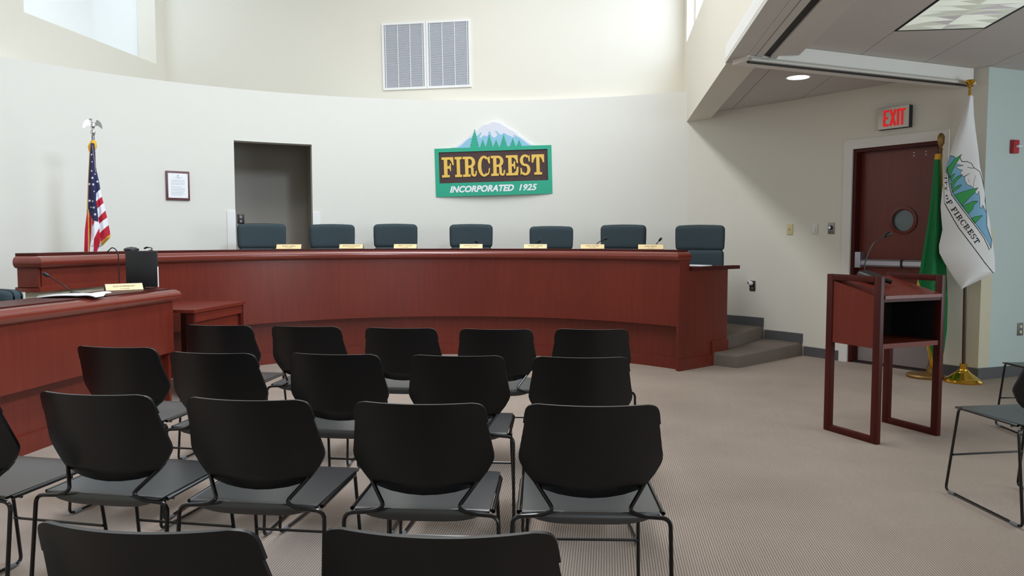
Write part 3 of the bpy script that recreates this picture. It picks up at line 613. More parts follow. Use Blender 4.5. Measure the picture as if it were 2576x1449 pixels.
# things on the clerk's desk
def dl(x, y, z=.893): v = Matrix.Rotation(YAW, 3, 'Z') @ Vector((x, y, 0)); return (CD0.x + v.x, CD0.y + v.y, z)
pp = thing('paper_sheets', 'loose white sheets curling over the rail of the side desk', 'paper', dl(-.20, -.95), YAW + R(10))
V = []; F = []
nu, nv = 16, 8
for lay in (0, .006):
    for i in range(nu + 1):
        for j in range(nv + 1):
            x = -.17 + .37 * i / nu; y = -.11 + .22 * j / nv
            z = .003 + lay + .012 * math.sin(PI * i / nu) * (1 - .3 * j / nv) + (0.006 * max(0, (i - 11)) if j > 4 else 0.003 * max(0, i - 11)) - .0016 * max(0, i - 13) ** 2
            V.append((x, y, z))
n1 = (nu + 1) * (nv + 1)
for lay in (0, 1):
    for i in range(nu):
        for j in range(nv): a = lay * n1 + i * (nv + 1) + j; F.append((a, a + 1, a + nv + 2, a + nv + 1))
for i in range(nu):
    for j in (0, nv): a = i * (nv + 1) + j; F.append((a, a + nv + 1, a + nv + 1 + n1, a + n1))
for j in range(nv):
    for i in (0, nu): a = i * (nv + 1) + j; F.append((a, a + 1, a + 1 + n1, a + n1))
mk('sheets', V, F, 'paper', pp)
nameplate('brass name plate on the clerk desk beside the black monitor', 'RICK ROSENBLADT', 'CITY MANAGER', dl(-.27, -.30), YAW + R(48), .26, None)
t = thing('monitor', 'black flat monitor seen from behind on the far end of the clerk desk', 'monitor', dl(-.25, -.10), YAW + R(12))
rbox('screen_shell', .235, .022, .275, .004, 'blackmetal', t, (0, 0, .152), seg=2); G().box(.1185, .1225, -.012, .0, .012, .17).mk('white_edge', 'paper', t, smooth=0); G().box(-.08, .08, -.05, .05, 0, .008).mk('foot', 'blackmetal', t, smooth=0); G().box(-.02, .02, -.006, .006, .008, .03).mk('stem', 'blackmetal', t, smooth=0)
t = gooseneck('gooseneck_microphone', 'gooseneck microphone leaning left over the clerk desk', dl(-.325, -.76), [(-.03, 0, .025), (-.09, 0, .075), (-.165, -.01, .125)], .004, .013, .05)
t = gooseneck('gooseneck_microphone', 'thin upright gooseneck microphone bent over at its top beside the monitor', dl(-.435, -.11, .73), [(0, 0, .2), (0, 0, .40), (-.012, 0, .455), (-.045, 0, .478), (-.075, 0, .455)], .0042, .006, .012)

# ------------------------------------------------------------------ upholstered swivel chairs
def exec_chair(label):
    t = thing('swivel_chair', label, 'chair', (0, 0, 0), 0, 'green upholstered swivel chairs')
    def bend(top):
        def f(c):
            x, y, z = c; k = max(0, (z / .30)) if top else 0
            y2 = y + .10 * (x / .27) ** 2 * .35 + .02 * z; z2 = z + (.012 * (1 - (x / .27) ** 2) if z > 0 and top else 0)
            return (x * (1 - .03 * max(0, -z) / .2), y2, z2)
        return f
    # local +y is the sitter's front
    rbox('backrest', .53, .13, .285, .045, 'fabric', t, (0, -.24, 1.045), seg=4, cuts=3, fn=bend(True))
    rbox('lumbar_cushion', .515, .14, .38, .045, 'fabric', t, (0, -.232, .725), seg=4, cuts=3, fn=bend(False))
    rbox('seat', .52, .50, .12, .045, 'fabric', t, (0, .03, .46), seg=4)
    G().lathe([(.03, .10), (.03, .40)], 16).mk('column', 'blackmetal', t)
    for k in range(5):
        a = 2 * PI * k / 5 + .3; c, s = math.cos(a), math.sin(a)
        arm = G().tube([(0, 0, .11), (c * .15, s * .15, .095), (c * .30, s * .30, .075)], [.03, .022, .016], 8).mk('base_arm', 'blackmetal', t)
        G().lathe([(.024, -.012), (.027, 0), (.024, .012)], 14).mk('caster', 'plastic', arm, (c * .30, s * .30, .030), rot=(R(90), 0, a))
    return t
ex = [(-2.88, 8.84, 562, 1), (-2.16, 9.24, 564, 2), (-1.43, 9.47, 563, 3), (-.504, 9.55, 564, 4), (.482, 9.41, 569, 5), (1.32, 9.07, 565, 6), (2.09, 8.53, 566, 7)]
lab = ['dark green swivel chair in front of the doorway, first behind the dais', 'dark green swivel chair right of the doorway, second from the left', 'dark green swivel chair third from the left behind the dais', 'dark green swivel chair below the left half of the green sign', 'dark green swivel chair right of the green sign, fifth from the left', 'dark green swivel chair sixth from the left behind the dais', 'dark green swivel chair at the right end of the dais beside the steps']
exc = exec_chair(lab[0])
yaws = [-157, -167, -176, 178, 176, 160, 158]
ztop = [1.455, 1.455, 1.464, 1.462, 1.435, 1.447, 1.433]
for k, (x, y, _, _) in enumerate(ex):
    d = Vector((x, y)); rz = R(yaws[k]); off = Matrix.Rotation(rz, 3, 'Z') @ Vector((0, -.24, 0))
    loc = (x - off.x, y - off.y, 2 * ST)
    if k == 0: exc.location = loc; exc.rotation_euler = (0, 0, rz)
    else: c = dup(exc, loc, rz, lab[k]); c.scale = (1, 1, (ztop[k] - 2 * ST) / 1.197)
exc.scale = (1, 1, (ztop[0] - 2 * ST) / 1.197)
c = dup(exc, (-3.42, 5.30, 0), R(-20), 'dark green swivel chair behind the clerk desk at the left edge', 'green upholstered swivel chairs'); c.scale = (1, 1, .79)

# ------------------------------------------------------------------ stacking chairs
def stack_chair(label):
    t = thing('stacking_chair', label, 'chair', (0, 0, 0), 0, 'black stacking chairs set out in rows')
    # local +y is the sitter's front; the back's top rim is near y = -0.25
    # back shell
    nu, nv = 24, 22
    zt = [.487, .50, .515, .53, .55, .575, .60, .64, .68, .715, .722, .728, .74, .76, .775, .784, .79]
    def hw(z):
        P = [(.487, .0), (.489, .045), (.496, .10), (.508, .145), (.520, .166), (.535, .178), (.56, .198), (.585, .212), (.600, .2185), (.618, .219), (.63, .2165), (.72, .2015), (.7235, .201), (.724, .205), (.758, .200), (.772, .196), (.781, .188), (.787, .176), (.79, .160)]
        for (z0, w0), (z1, w1) in zip(P, P[1:]):
            if z <= z1: return w0 + (w1 - w0) * (z - z0) / max(1e-6, z1 - z0)
        return P[-1][1]
    zs = [.487, .489, .492, .496, .502, .508, .514, .520, .528, .535, .547, .56, .573, .585, .595, .605, .62, .64, .67, .70, .72, .7235, .7242, .74, .752, .76, .768, .775, .781, .786, .789, .79]
    V = []; nz = len(zs)
    def bp(u, z, off):
        x = u * hw(z); k = max(0.0, (z - .487) / .303)
        y = -.185 - .085 * k ** 1.15 + 1.25 * x * x * (1.0 + .25 * max(0, .62 - z) / .13)
        y += .020 * max(0, (.53 - z) / .05)
        return (x, y - off, z)
    for off in (0, .011):
        for z in zs:
            for i in range(nu + 1): V.append(bp(-1 + 2 * i / nu, z, off))
    n1 = nz * (nu + 1); F = []
    for l in (0, 1):
        for a in range(nz - 1):
            for i in range(nu):
                q = l * n1 + a * (nu + 1) + i; F.append((q, q + 1, q + nu + 2, q + nu + 1))
    for a in range(nz - 1):
        for i in (0, nu): q = a * (nu + 1) + i; F.append((q, q + nu + 1, q + nu + 1 + n1, q + n1))
    for i in range(nu):
        for a in (0, nz - 1): q = a * (nu + 1) + i; F.append((q, q + 1, q + 1 + n1, q + n1))
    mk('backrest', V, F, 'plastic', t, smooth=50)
    # seat: flat, with a rolled rear lip and a waterfall front
    V = []; F = []; ys = [-.205, -.206, -.205, -.198, -.185, -.15, -.05, .08, .17, .205, .222, .230]
    nx = 16
    def sz(x, y, k):
        u = abs(x) / .205; lip = max(0, 1 - u ** 4)
        if k == 0: return .450 - .034 * lip
        if k == 1: return .450 - .018 * lip
        if k == 2: return .450 - .007 * lip
        if k == 3: return .4515
        z = .452 - .006 * (1 - u * u) * max(0, 1 - (y / .2) ** 2)
        if y > .15: z -= .35 * (y - .15) ** 1.4
        return z
    for off in (0, -.009):
        for k, y in enumerate(ys):
            hwx = .207 if y < .2 else .207 - .02 * ((y - .2) / .03) ** 2
            for i in range(nx + 1):
                x = hwx * (-1 + 2 * i / nx); V.append((x, y + (.010 if off and k < 3 else 0), sz(x, y, k) + (off if k > 2 else 0)))
    n1 = len(ys) * (nx + 1)
    for l in (0, 1):
        for a in range(len(ys) - 1):
            for i in range(nx): q = l * n1 + a * (nx + 1) + i; F.append((q, q + 1, q + nx + 2, q + nx + 1))
    for a in range(len(ys) - 1):
        for i in (0, nx): q = a * (nx + 1) + i; F.append((q, q + nx + 1, q + nx + 1 + n1, q + n1))
    for i in range(nx):
        for a in (0, len(ys) - 1): q = a * (nx + 1) + i; F.append((q, q + 1, q + 1 + n1, q + n1))
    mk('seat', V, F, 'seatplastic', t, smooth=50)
    for s in (-1, 1):
        rod = [(s * .185, -.146, .552), (s * .170, -.150, .532), (s * .112, -.214, .462), (s * .150, -.216, .446), (s * .236, -.214, .440), (s * .240, -.262, .012), (s * .205, .255, .012), (s * .192, .200, .438), (s * .215, .14, .447), (s * .218, -.19, .446)]
        fr = G().tube(fillet(rod, .028, 5), .0066, 8).mk('side_frame', 'rod', t)
        for y, x in ((-.215, .237), (.205, .208)): G().tube([(s * x, y - .022, .011), (s * x, y + .022, .011)], .0085, 8).mk('foot_glide', 'glide', fr)
    G().tube([(-.198, .222, .20), (.198, .222, .20)], .0052, 8).mk('stretcher', 'rod', t)
    G().tube([(-.215, -.15, .436), (.215, -.15, .436)], .005, 8).mk('seat_support', 'rod', t)
    return t
rows = [  # back-rim position on the floor plan, yaw, label
 [(-1.670, 4.277), (-1.157, 4.218), (-.615, 4.142), (-.09, 4.087), (.43, 4.087)],
 [(-1.80, 3.403), (-1.295, 3.223), (-.762, 3.189), (-.233, 3.145), (.283, 3.102)],
 [(-1.83, 2.374), (-1.328, 2.355), (-.815, 2.272), (-.280, 2.217), (.235, 2.19)],
 [(-1.16, 1.27), (-.632, 1.235), (-.125, 1.215)]]
ryaw = [[-7, -6, -5, -4, -3], [-10, -9, -7, -4, -3], [-12, -10, -7, -4, -2], [-9, -6, -3]]
rn = ['front row nearest the dais', 'second row', 'third row', 'nearest row at the bottom']
sn_ = [['leftmost', 'second from left', 'middle', 'second from right', 'rightmost'], ['leftmost', 'second from left', 'middle', 'second from right', 'rightmost'], ['leftmost, cut off by the frame,', 'second from left', 'middle', 'second from right', 'rightmost'], ['leftmost', 'middle', 'rightmost']]
chair0 = None
for r in range(4):
    for k, (x, y) in enumerate(rows[r]):
        rz = R(ryaw[r][k]); off = Matrix.Rotation(rz, 3, 'Z') @ Vector((0, -.272, 0)); loc = (x - off.x, y - off.y, 0)
        lb = 'black plastic stacking chair, %s in the %s' % (sn_[r][k], rn[r])
        if chair0 is None: chair0 = stack_chair(lb); chair0.location = loc; chair0.rotation_euler = (0, 0, rz)
        else: dup(chair0, loc, rz, lb)
dup(chair0, (2.43, 3.58, 0), R(9), 'black plastic stacking chair at the right edge, nearer of the two', 'black stacking chairs set out in rows')
dup(chair0, (3.52, 4.93, 0), R(2), 'black plastic stacking chair at the right edge, farther and mostly hidden', 'black stacking chairs set out in rows')

# ------------------------------------------------------------------ lectern
lz = math.atan2(.20, .52) + R(2)
lec = thing('lectern', 'open mahogany lectern with two square side frames and a slanted top', 'lectern', (2.435, 4.995, 0), lz)
# local: x to the right, -y towards the speaker
hw_, hd_ = .285, .215
for s in (-1, 1):
    x0, x1 = (-hw_, -hw_ + .036) if s < 0 else (hw_ - .036, hw_)
    for y0, y1 in ((-hd_, -hd_ + .05), (hd_ - .05, hd_)): rbox('post', .036, .05, 1.045, .004, 'wood_dark', lec, ((x0 + x1) / 2, (y0 + y1) / 2, .5225), seg=2)
    rbox('top_rail', .036, 2 * hd_ - .1, .04, .003, 'wood_dark', lec, ((x0 + x1) / 2, 0, 1.025), seg=2)
    rbox('bottom_rail', .036, 2 * hd_ - .1, .04, .003, 'wood_dark', lec, ((x0 + x1) / 2, 0, .02), seg=2)
    xs = x0 + .008 if s < 0 else x1 - .028
    G().prism([(-hd_ + .03, .595), (hd_ - .03, .595), (hd_ - .03, 1.008), (-hd_ + .03, .915)], xs, xs + .020, lambda q, z: (z, q[0], q[1])).mk('side_panel', 'wood', lec, smooth=0)
G().prism([(-hd_ - .005, .905), (-hd_ - .005, .925), (hd_ - .03, 1.025), (hd_ - .03, 1.005)], -hw_ + .0365, hw_ - .0365, lambda q, z: (z, q[0], q[1])).mk('slanted_top', 'wood', lec, smooth=0)
G().box(-hw_ + .0365, hw_ - .0365, -hd_ + .01, hd_ - .04, .595, .625).mk('shelf', 'wood', lec, smooth=0)
G().box(-hw_ + .0365, hw_ - .0365, hd_ - .055, hd_ - .035, .626, 1.0).mk('back_panel', 'trackdark', lec, smooth=0)
G().box(-hw_ + .0365, hw_ - .0365, -hd_ + .004, -hd_ + .024, .885, .904).mk('front_lip', 'wood_dark', lec, smooth=0)
for s in (-1, 1): G().box(s * (hw_ - .0372) - .0007, s * (hw_ - .0372) + .0007, -hd_ + .05, hd_ - .056, .627, .90).mk('liner', 'trackdark', lec, smooth=0)
for zz in (.70, .78, .86): G().lathe([(.004, 0), (.004, .004)], 8).mk('shelf_pin', 'silver', lec, (hw_ - .0385, -hd_ + .035, zz), rot=(0, R(-90), 0))
v = Matrix.Rotation(lz, 3, 'Z')
mb = v @ Vector((-.075, .05, 0)); tz = .925 + (.10) * ((.05 + hd_ + .005) / (2 * hd_ - .025))
t = thing('lectern_microphone', 'black gooseneck desk microphone on top of the lectern', 'microphone', (2.435 + mb.x, 4.995 + mb.y, tz), lz)
sl = math.atan2(.10, 2 * hd_ - .025)
rbox('base', .115, .15, .06, .024, 'blackmetal', t, (0, 0, .034), rot=(sl, 0, 0), seg=3)
G().tube([(.045, -.06, .02), (.075, -.10, .004)], [.016, .014], 10).mk('talk_key', 'plastic', t)
P = spline([(-.015, .03, .04), (-.012, .04, .12), (.035, .03, .235), (.075, .02, .275), (.115, .01, .298)], 6); G().tube(P, .0042, 8).mk('neck', 'blackmetal', t)
e = (P[-1] - P[-2]).normalized(); G().tube([P[-1], P[-1] + e * .008, P[-1] + e * .03, P[-1] + e * .05, P[-1] + e * .056], [.004, .012, .0145, .014, .009], 14).mk('capsule', 'plastic', t)

# ------------------------------------------------------------------ carved town sign on the curved wall
sp = wp(87.9, WR - .002); stz = R(87.9 - 90)
sign = thing('carved_sign', 'carved FIRCREST town sign with a snowy mountain and fir trees', 'sign', (sp.x, sp.y, 2.165), stz); sign.rotation_euler = (0, R(-1.6), stz)
SC = 1.53 / 1845
def su(zx, zy):                                                # undo the tilt of the traced sketch
    dx, dy = zx - 1134, zy - 887
    y2 = dy + dx * .0335; x2 = dx - dy * .030
    return (x2 * SC, -y2 * SC)
def sprism(g, poly, d0, d1, raw=False):
    P = [q if raw else su(*q) for q in poly]
    return g.prism(P, d0, d1, lambda q, z: (q[0], -z, q[1]))
bx0, bx1, bz0, bz1 = -.765, .765, -.314, .316
G().box(bx0 + .005, bx1 - .005, -.045, -.002, bz0 + .17, bz1 - .05).mk('name_panel', 'sbrown', sign, smooth=0)
px0, px1, pz0, pz1 = bx0 + .052, bx1 - .052, bz0 + .176, bz1 - .050
g = G(); g.box(bx0, bx1, -.058, -.002, bz0, pz0); g.box(bx0, bx1, -.058, -.002, pz1, bz1); g.box(bx0, px0, -.058, -.002, pz0, pz1); g.box(px1, bx1, -.058, -.002, pz0, pz1)
g.mk('board', 'sgreen', sign, smooth=0)
mtn = [(415, 545), (505, 520), (560, 490), (610, 455), (690, 395), (745, 350), (795, 300), (850, 270), (880, 245), (925, 205), (965, 175), (1010, 155), (1045, 160), (1090, 128), (1150, 115), (1200, 128), (1240, 135), (1280, 165), (1330, 190), (1375, 225), (1410, 243), (1450, 260), (1500, 300), (1545, 338), (1590, 362), (1650, 408), (1700, 443), (1768, 480), (1775, 520), (1100, 545)]
sprism(G(), mtn, .002, .046).mk('mountain', 'swhite', sign, smooth=0)
blu = [(548, 524), (620, 482), (700, 415), (750, 372), (790, 355), (805, 335), (845, 315), (872, 332), (892, 325), (920, 290), (947, 276), (940, 298), (915, 345), (914, 370), (940, 360), (968, 335), (1000, 325), (1020, 345), (1042, 330), (1060, 300), (1055, 270), (1070, 262), (1085, 280), (1096, 320), (1120, 350), (1150, 362), (1176, 345), (1202, 315), (1190, 290), (1163, 262), (1170, 250), (1200, 275), (1230, 305), (1262, 315), (1290, 288), (1312, 290), (1350, 315), (1420, 345), (1452, 358), (1472, 345), (1448, 322), (1460, 317), (1500, 340), (1540, 355), (1590, 395), (1650, 440), (1700, 472), (1744, 487), (1690, 520), (1100, 540)]
sprism(G(), blu, .0465, .050).mk('mountain_rock', 'sblue', sign, smooth=0)
sprism(G(), [(405, 545), (480, 521), (620, 524), (700, 538), (748, 530), (790, 500), (900, 516), (1000, 500), (1130, 498), (1230, 500), (1385, 505), (1470, 505), (1560, 480), (1600, 508), (1680, 505), (1735, 490), (1770, 478), (1770, 530), (1100, 552)], .002, .056).mk('hill', 'sgreen', sign, smooth=0)
def fir(apex, base, hw, tiers):
    ax, ay = apex; L_, Rr = [], []
    for k in range(tiers):
        f0 = (k + .25) / tiers; f1 = (k + 1) / tiers; y1 = ay + (base - ay) * f1
        L_ += [(ax - hw * f1, y1), (ax - hw * f1 * .62, y1 + 2)]; Rr += [(ax + hw * f1, y1 + 4), (ax + hw * f1 * .62, y1 + 6)]
    return [(ax, ay)] + Rr + L_[::-1]
for apex, base, hw, n_ in (((837, 222), 522, 84, 7), ((968, 388), 514, 50, 5), ((1070, 310), 508, 60, 6), ((1178, 395), 508, 52, 4), ((1295, 312), 512, 68, 6), ((1440, 368), 512, 56, 5), ((1540, 395), 508, 54, 4)):
    sprism(G(), fir(apex, base, hw, n_), .0505, .057).mk('fir_tree', 'sgreen', sign, smooth=0)
ly, wd = layout('FIRCREST', .055)
hgt = .262; sx_ = 1.345 / (wd)
for ch, polys in ly:
    g = G()
    for kq, q in enumerate(polys): sprism(g, [(-.678 + x * sx_, -.062 + y * hgt) for x, y in q], .0455, .054 + .00012 * kq, raw=True)
    g.mk('letter', 'sgold', sign, smooth=0)
text('small_lettering', 'INCORPORATED', .112, 'letterwhite', sign, (-.165, -.0585, -.226), (R(90), 0, 0), .002, shear=.28, offset=.0045, sx=.98)
text('small_lettering', '1925', .112, 'letterwhite', sign, (.43, -.0585, -.226), (R(90), 0, 0), .002, shear=.28, offset=.0032, sx=1.08)
# framed certificate on the curved wall
fp = wp(127.45, WR - .002); t = thing('wall_plaque', 'dark wood plaque with a white certificate left of the doorway', 'plaque', (fp.x, fp.y, 1.898), R(127.45 - 90))
rbox('board', .262, .022, .338, .006, 'wood_plaque', t, (0, -.012, 0), seg=2); pg = G().box(-.108, .108, -.0255, -.0235, -.142, .142).mk('certificate', 'paper', t, smooth=0)
g = G()
for k in range(11):
    z = .06 - k * .0165 - (.008 if k > 3 else 0); x1 = .085 if k not in (4, 8, 10) else .03 + .02 * (k % 3); g.box(-.078 + (.0 if k else .008), x1 - .012, -.0262, -.0256, z, z + .004)
g.box(-.04, .055, -.0262, -.0256, .092, .096); g.box(-.02, .03, -.0262, -.0256, .083, .086); g.mk('print_lines', 'greyink', pg, smooth=0)
G().lathe([(.009, .0256), (.009, .0262)], 18).mk('seal', 'steel', pg, (0, 0, .113), rot=(R(90), 0, 0))
for x in (-.1, .1):
    for z in (-.134, .134): G().lathe([(.003, .0256), (.002, .028)], 8).mk('tack', 'darkplate', pg, (x, 0, z), rot=(R(90), 0, 0))

# ------------------------------------------------------------------ flags
def inside(px, py, poly):
    P = np.array(poly, float); r = np.zeros(px.shape, bool); j = len(P) - 1
    for i in range(len(P)):
        xi, yi, xj, yj = *P[i], *P[j]
        if yi != yj: r ^= ((yi > py) != (yj > py)) & (px < (xj - xi) * (py - yi) / (yj - yi) + xi)
        j = i
    return r
def near(px, py, line, wd):
    r = np.zeros(px.shape, bool); P = np.array(line, float)
    for a, b in zip(P, P[1:]):
        d = b - a; tq = np.clip(((px - a[0]) * d[0] + (py - a[1]) * d[1]) / max(1e-9, d @ d), 0, 1)
        r |= (px - a[0] - tq * d[0]) ** 2 + (py - a[1] - tq * d[1]) ** 2 < (wd / 2) ** 2
    return r
def flag_cloth(name, parent, left, right, nu, nv, paint, to_local, fold, thick=.012):
    la, ra = np.array(left, float), np.array(right, float)
    y0, y1 = la[0, 1], la[-1, 1]
    ys = np.linspace(y0, y1, nv + 1); xl = np.interp(ys, la[:, 1], la[:, 0]); xr = np.interp(ys, ra[:, 1], ra[:, 0])
    u = np.linspace(0, 1, nu + 1); U, YS = np.meshgrid(u, ys); PX = xl[:, None] * (1 - U) + xr[:, None] * U
    T = (YS - y0) / (y1 - y0)
    col = np.ones(PX.shape + (3,)); paint(PX, YS, col, U, T)
    x, z = to_local(PX, YS); dep = fold(U, T)
    front = np.stack([x, dep, z], -1).reshape(-1, 3); edge = np.minimum(1, np.minimum(U, 1 - U) * 6)
    back = np.stack([x, -dep * .15 + thick + .05 * edge, z], -1).reshape(-1, 3)
    n1 = front.shape[0]; w1 = nu + 1
    i, j = np.meshgrid(np.arange(nu), np.arange(nv)); q = (j * w1 + i).ravel()
    f1 = np.stack([q, q + w1, q + w1 + 1, q + 1], -1); f2 = np.stack([q, q + 1, q + w1 + 1, q + w1], -1) + n1
    jj = np.arange(nv) * w1; ii = np.arange(nu)
    e1 = np.stack([jj, jj + n1, jj + w1 + n1, jj + w1], -1); e2 = np.stack([jj + nu, jj + w1 + nu, jj + w1 + nu + n1, jj + nu + n1], -1)
    e3 = np.stack([ii, ii + 1, ii + 1 + n1, ii + n1], -1); e4 = np.stack([ii, ii + n1, ii + 1 + n1, ii + 1], -1) + [[nv * w1] * 4]
    faces = np.concatenate([f1, f2, e1, e2, e3, e4])
    me = bpy.data.meshes.new(name); me.vertices.add(2 * n1); me.vertices.foreach_set('co', np.concatenate([front, back]).ravel())
    me.loops.add(faces.size); me.loops.foreach_set('vertex_index', faces.ravel().astype(np.int32)); me.polygons.add(len(faces)); me.polygons.foreach_set('loop_start', np.arange(len(faces), dtype=np.int32) * 4); me.polygons.foreach_set('loop_total', np.full(len(faces), 4, np.int32))
    me.update(calc_edges=True); me.validate()
    ca = me.color_attributes.new('print', 'FLOAT_COLOR', 'POINT'); c4 = np.ones((2 * n1, 4), np.float32); c = col.reshape(-1, 3); c4[:n1, :3] = c; c4[n1:, :3] = c
    ca.data.foreach_set('color', c4.ravel()); me.materials.append(MATS['flagcloth']); me.polygons.foreach_set('use_smooth', [True] * len(me.polygons))
    return link(name, me, parent)
# --- town flag at right, tall pole on a brass base
FX, FY = 4.035, 6.80
tf = thing('town_flag', 'white CITY OF FIRCREST flag with mountain and firs on a brass based pole', 'flag', (FX, FY, 0), R(-30))
G().lathe([(.155, 0), (.158, .012), (.150, .022), (.140, .03), (.128, .04), (.118, .043), (.108, .055), (.098, .058), (.088, .07), (.078, .073), (.068, .085), (.058, .088), (.05, .10), (.042, .104), (.036, .118), (.03, .12), (.03, .165), (.026, .167)], 48).mk('base', 'brass', tf)
G().tube([(0, 0, .16), (-.03, 0, 2.53)], .0150, 18).mk('pole', 'sandpole', tf)
G().lathe([(.012, 2.52), (.009, 2.60), (.016, 2.605), (.016, 2.615), (.040, 2.64), (.044, 2.65), (.036, 2.663), (.010, 2.67)], 28, (-.03, 0)).mk('finial', 'brass', tf)
def cloth_plane(root, yaw):                   # sketch coordinates -> the upright plane the cloth hangs in
    ex_, ey_ = math.cos(yaw), math.sin(yaw); nx_, ny_ = -ey_, ex_; P_ = R(3.6)
    def f(px, py):
        u_ = (px - 1288) / 1930; v_ = (724.5 - py) / 1930
        dx, dy, dz_ = u_, math.cos(P_) + v_ * math.sin(P_), -math.sin(P_) + v_ * math.cos(P_)
        tq = (root[0] * nx_ + root[1] * ny_) / (dx * nx_ + dy * ny_)
        return (dx * tq - root[0]) * ex_ + (dy * tq - root[1]) * ey_, 1.27 + dz_ * tq
    return f
tl = cloth_plane((FX, FY), R(-30))
C_ = {k: np.array(lin(v)) for k, v in dict(white=(232, 230, 230), blue=(128, 178, 208), green=(70, 164, 94), dk=(40, 34, 40), red=(186, 34, 52), navy=(44, 46, 84), usw=(236, 234, 240), gold=(226, 172, 56), wgreen=(28, 120, 66), cream=(226, 222, 216)).items()}
def z4(p): return [(2340 + x / 5.573, 380 + y / 5.573) for x, y in p]
def paint_town(PX, PY, col, U, T):
    col[:] = C_['white']
    out = [(265, 70), (330, 80), (365, 100), (440, 55), (420, 110), (445, 155), (520, 155), (580, 185), (610, 235), (690, 290), (725, 390), (745, 480), (770, 600), (770, 700), (790, 900), (790, 1050), (860, 1240), (850, 1365), (770, 1215), (520, 885), (310, 620), (270, 420), (225, 240), (240, 160)]
    m_ = inside(PX, PY, z4(out)); col[m_] = C_['blue']
    snow = [(365, 100), (415, 100), (440, 155), (520, 155), (580, 185), (610, 240), (690, 290), (728, 390), (750, 480), (770, 600), (765, 700), (785, 830), (770, 850), (750, 790), (735, 760), (712, 808), (695, 790), (695, 680), (680, 570), (655, 615), (630, 585), (600, 520), (560, 490), (520, 480), (490, 430), (480, 370), (520, 340), (550, 320), (470, 365), (430, 335), (425, 300), (455, 275), (400, 260), (355, 230), (395, 222), (465, 210), (400, 195), (365, 185)]
    m_ = inside(PX, PY, z4(snow)); col[m_] = C_['white']; col[near(PX, PY, z4(snow + snow[:1]), 1.0)] = C_['dk']
    for tr in ([(440, 55), (400, 130), (350, 200), (320, 260), (290, 330), (280, 385), (250, 290), (235, 240), (290, 190), (340, 120)], [(455, 335), (420, 380), (385, 405), (355, 440), (320, 510), (305, 530), (290, 460), (330, 400), (395, 355)], [(345, 320), (330, 360), (310, 380), (300, 430), (280, 390), (300, 345)], [(440, 478), (400, 525), (360, 550), (320, 590), (305, 560), (330, 520), (390, 490)],
               [(668, 520), (625, 580), (580, 630), (530, 680), (480, 730), (450, 770), (335, 620), (440, 580), (560, 545)], [(668, 708), (610, 760), (590, 820), (530, 885), (455, 775), (540, 735), (600, 708)], [(732, 905), (690, 950), (650, 990), (620, 1020), (570, 945), (640, 920)]):
        col[inside(PX, PY, z4(tr))] = C_['green']; col[near(PX, PY, z4(tr + tr[:1]), 1.0)] = C_['dk']
    col[near(PX, PY, z4([(265, 70), (320, 80), (345, 90)]), 1.6) | near(PX, PY, z4([(415, 100), (445, 155), (520, 155), (580, 185), (610, 240), (690, 290), (725, 390), (770, 600), (775, 760), (790, 900), (790, 1050), (860, 1240), (850, 1365)]), 1.6)] = C_['dk']
    for ln_, wd in (([(228, 240), (265, 340), (280, 470), (322, 600), (530, 885), (690, 1090), (775, 1215), (850, 1365)], 1.0), ([(215, 245), (252, 345), (265, 470), (300, 620), (515, 905), (670, 1105), (755, 1225), (828, 1385)], 2.0), ([(205, 740), (340, 980), (400, 1080), (530, 1250), (680, 1449), (760, 1560), (965, 1810)], 2.2), ([(190, 470), (200, 740)], 1.0), ([(525, 235), (570, 245), (615, 245)], 1.4), ([(635, 350), (610, 440), (600, 520)], .9), ([(545, 400), (535, 430), (555, 445)], .7), ([(735, 760), (770, 850)], 1.0)):
        col[near(PX, PY, z4(ln_), wd)] = C_['dk']
    # lettering along the ribbon
    ly, wd = layout('CITY OF FIRCREST', .10)
    cur = np.array(spline([(208, 285, 0), (222, 400, 0), (222, 520, 0), (238, 660, 0), (300, 770, 0), (430, 960, 0), (560, 1130, 0), (668, 1290, 0)], 12))[:, :2]
    sl_ = np.r_[0, np.cumsum(np.hypot(*np.diff(cur, axis=0).T))]; tot = sl_[-1]
    for ch, polys in ly:
        for q in polys:
            pts = []
            for x, y in q:
                s = x / wd * tot; h0 = 34 if s / tot < .36 else 78
                cx, cy = np.interp(s, sl_, cur[:, 0]), np.interp(s, sl_, cur[:, 1]); ax, ay = np.interp(s + 4, sl_, cur[:, 0]) - np.interp(s - 4, sl_, cur[:, 0]), np.interp(s + 4, sl_, cur[:, 1]) - np.interp(s - 4, sl_, cur[:, 1])
                L_ = math.hypot(ax, ay) or 1; nx_, ny_ = ay / L_, -ax / L_
                pts.append((cx + nx_ * (y - .5) * h0, cy + ny_ * (y - .5) * h0))
            b0 = z4(pts); xs_ = [p_[0] for p_ in b0]; ys_ = [p_[1] for p_ in b0]
            bb = (PX > min(xs_) - 1) & (PX < max(xs_) + 1) & (PY > min(ys_) - 1) & (PY < max(ys_) + 1)
            if bb.any():
                idx = np.where(bb); mm = inside(PX[idx], PY[idx], b0); col[idx[0][mm], idx[1][mm]] = C_['dk']
def fold_town(U, T):
    return -.045 * np.sin(PI * U) ** .7 - .012 * np.sin(5 * U + 6 * T) * np.minimum(1, 3 * T) - .010 * np.sin(18 * T + 5 * U) * np.clip((T - .55) * 4, 0, 1) - .024
tlft = [(2434, 243), (2415, 311), (2400, 354), (2390, 389), (2381, 420), (2373, 458), (2369.5, 485), (2366, 520), (2368, 547), (2371, 578), (2362, 617), (2363, 636), (2377, 663), (2396, 694), (2417, 725), (2418, 727)]
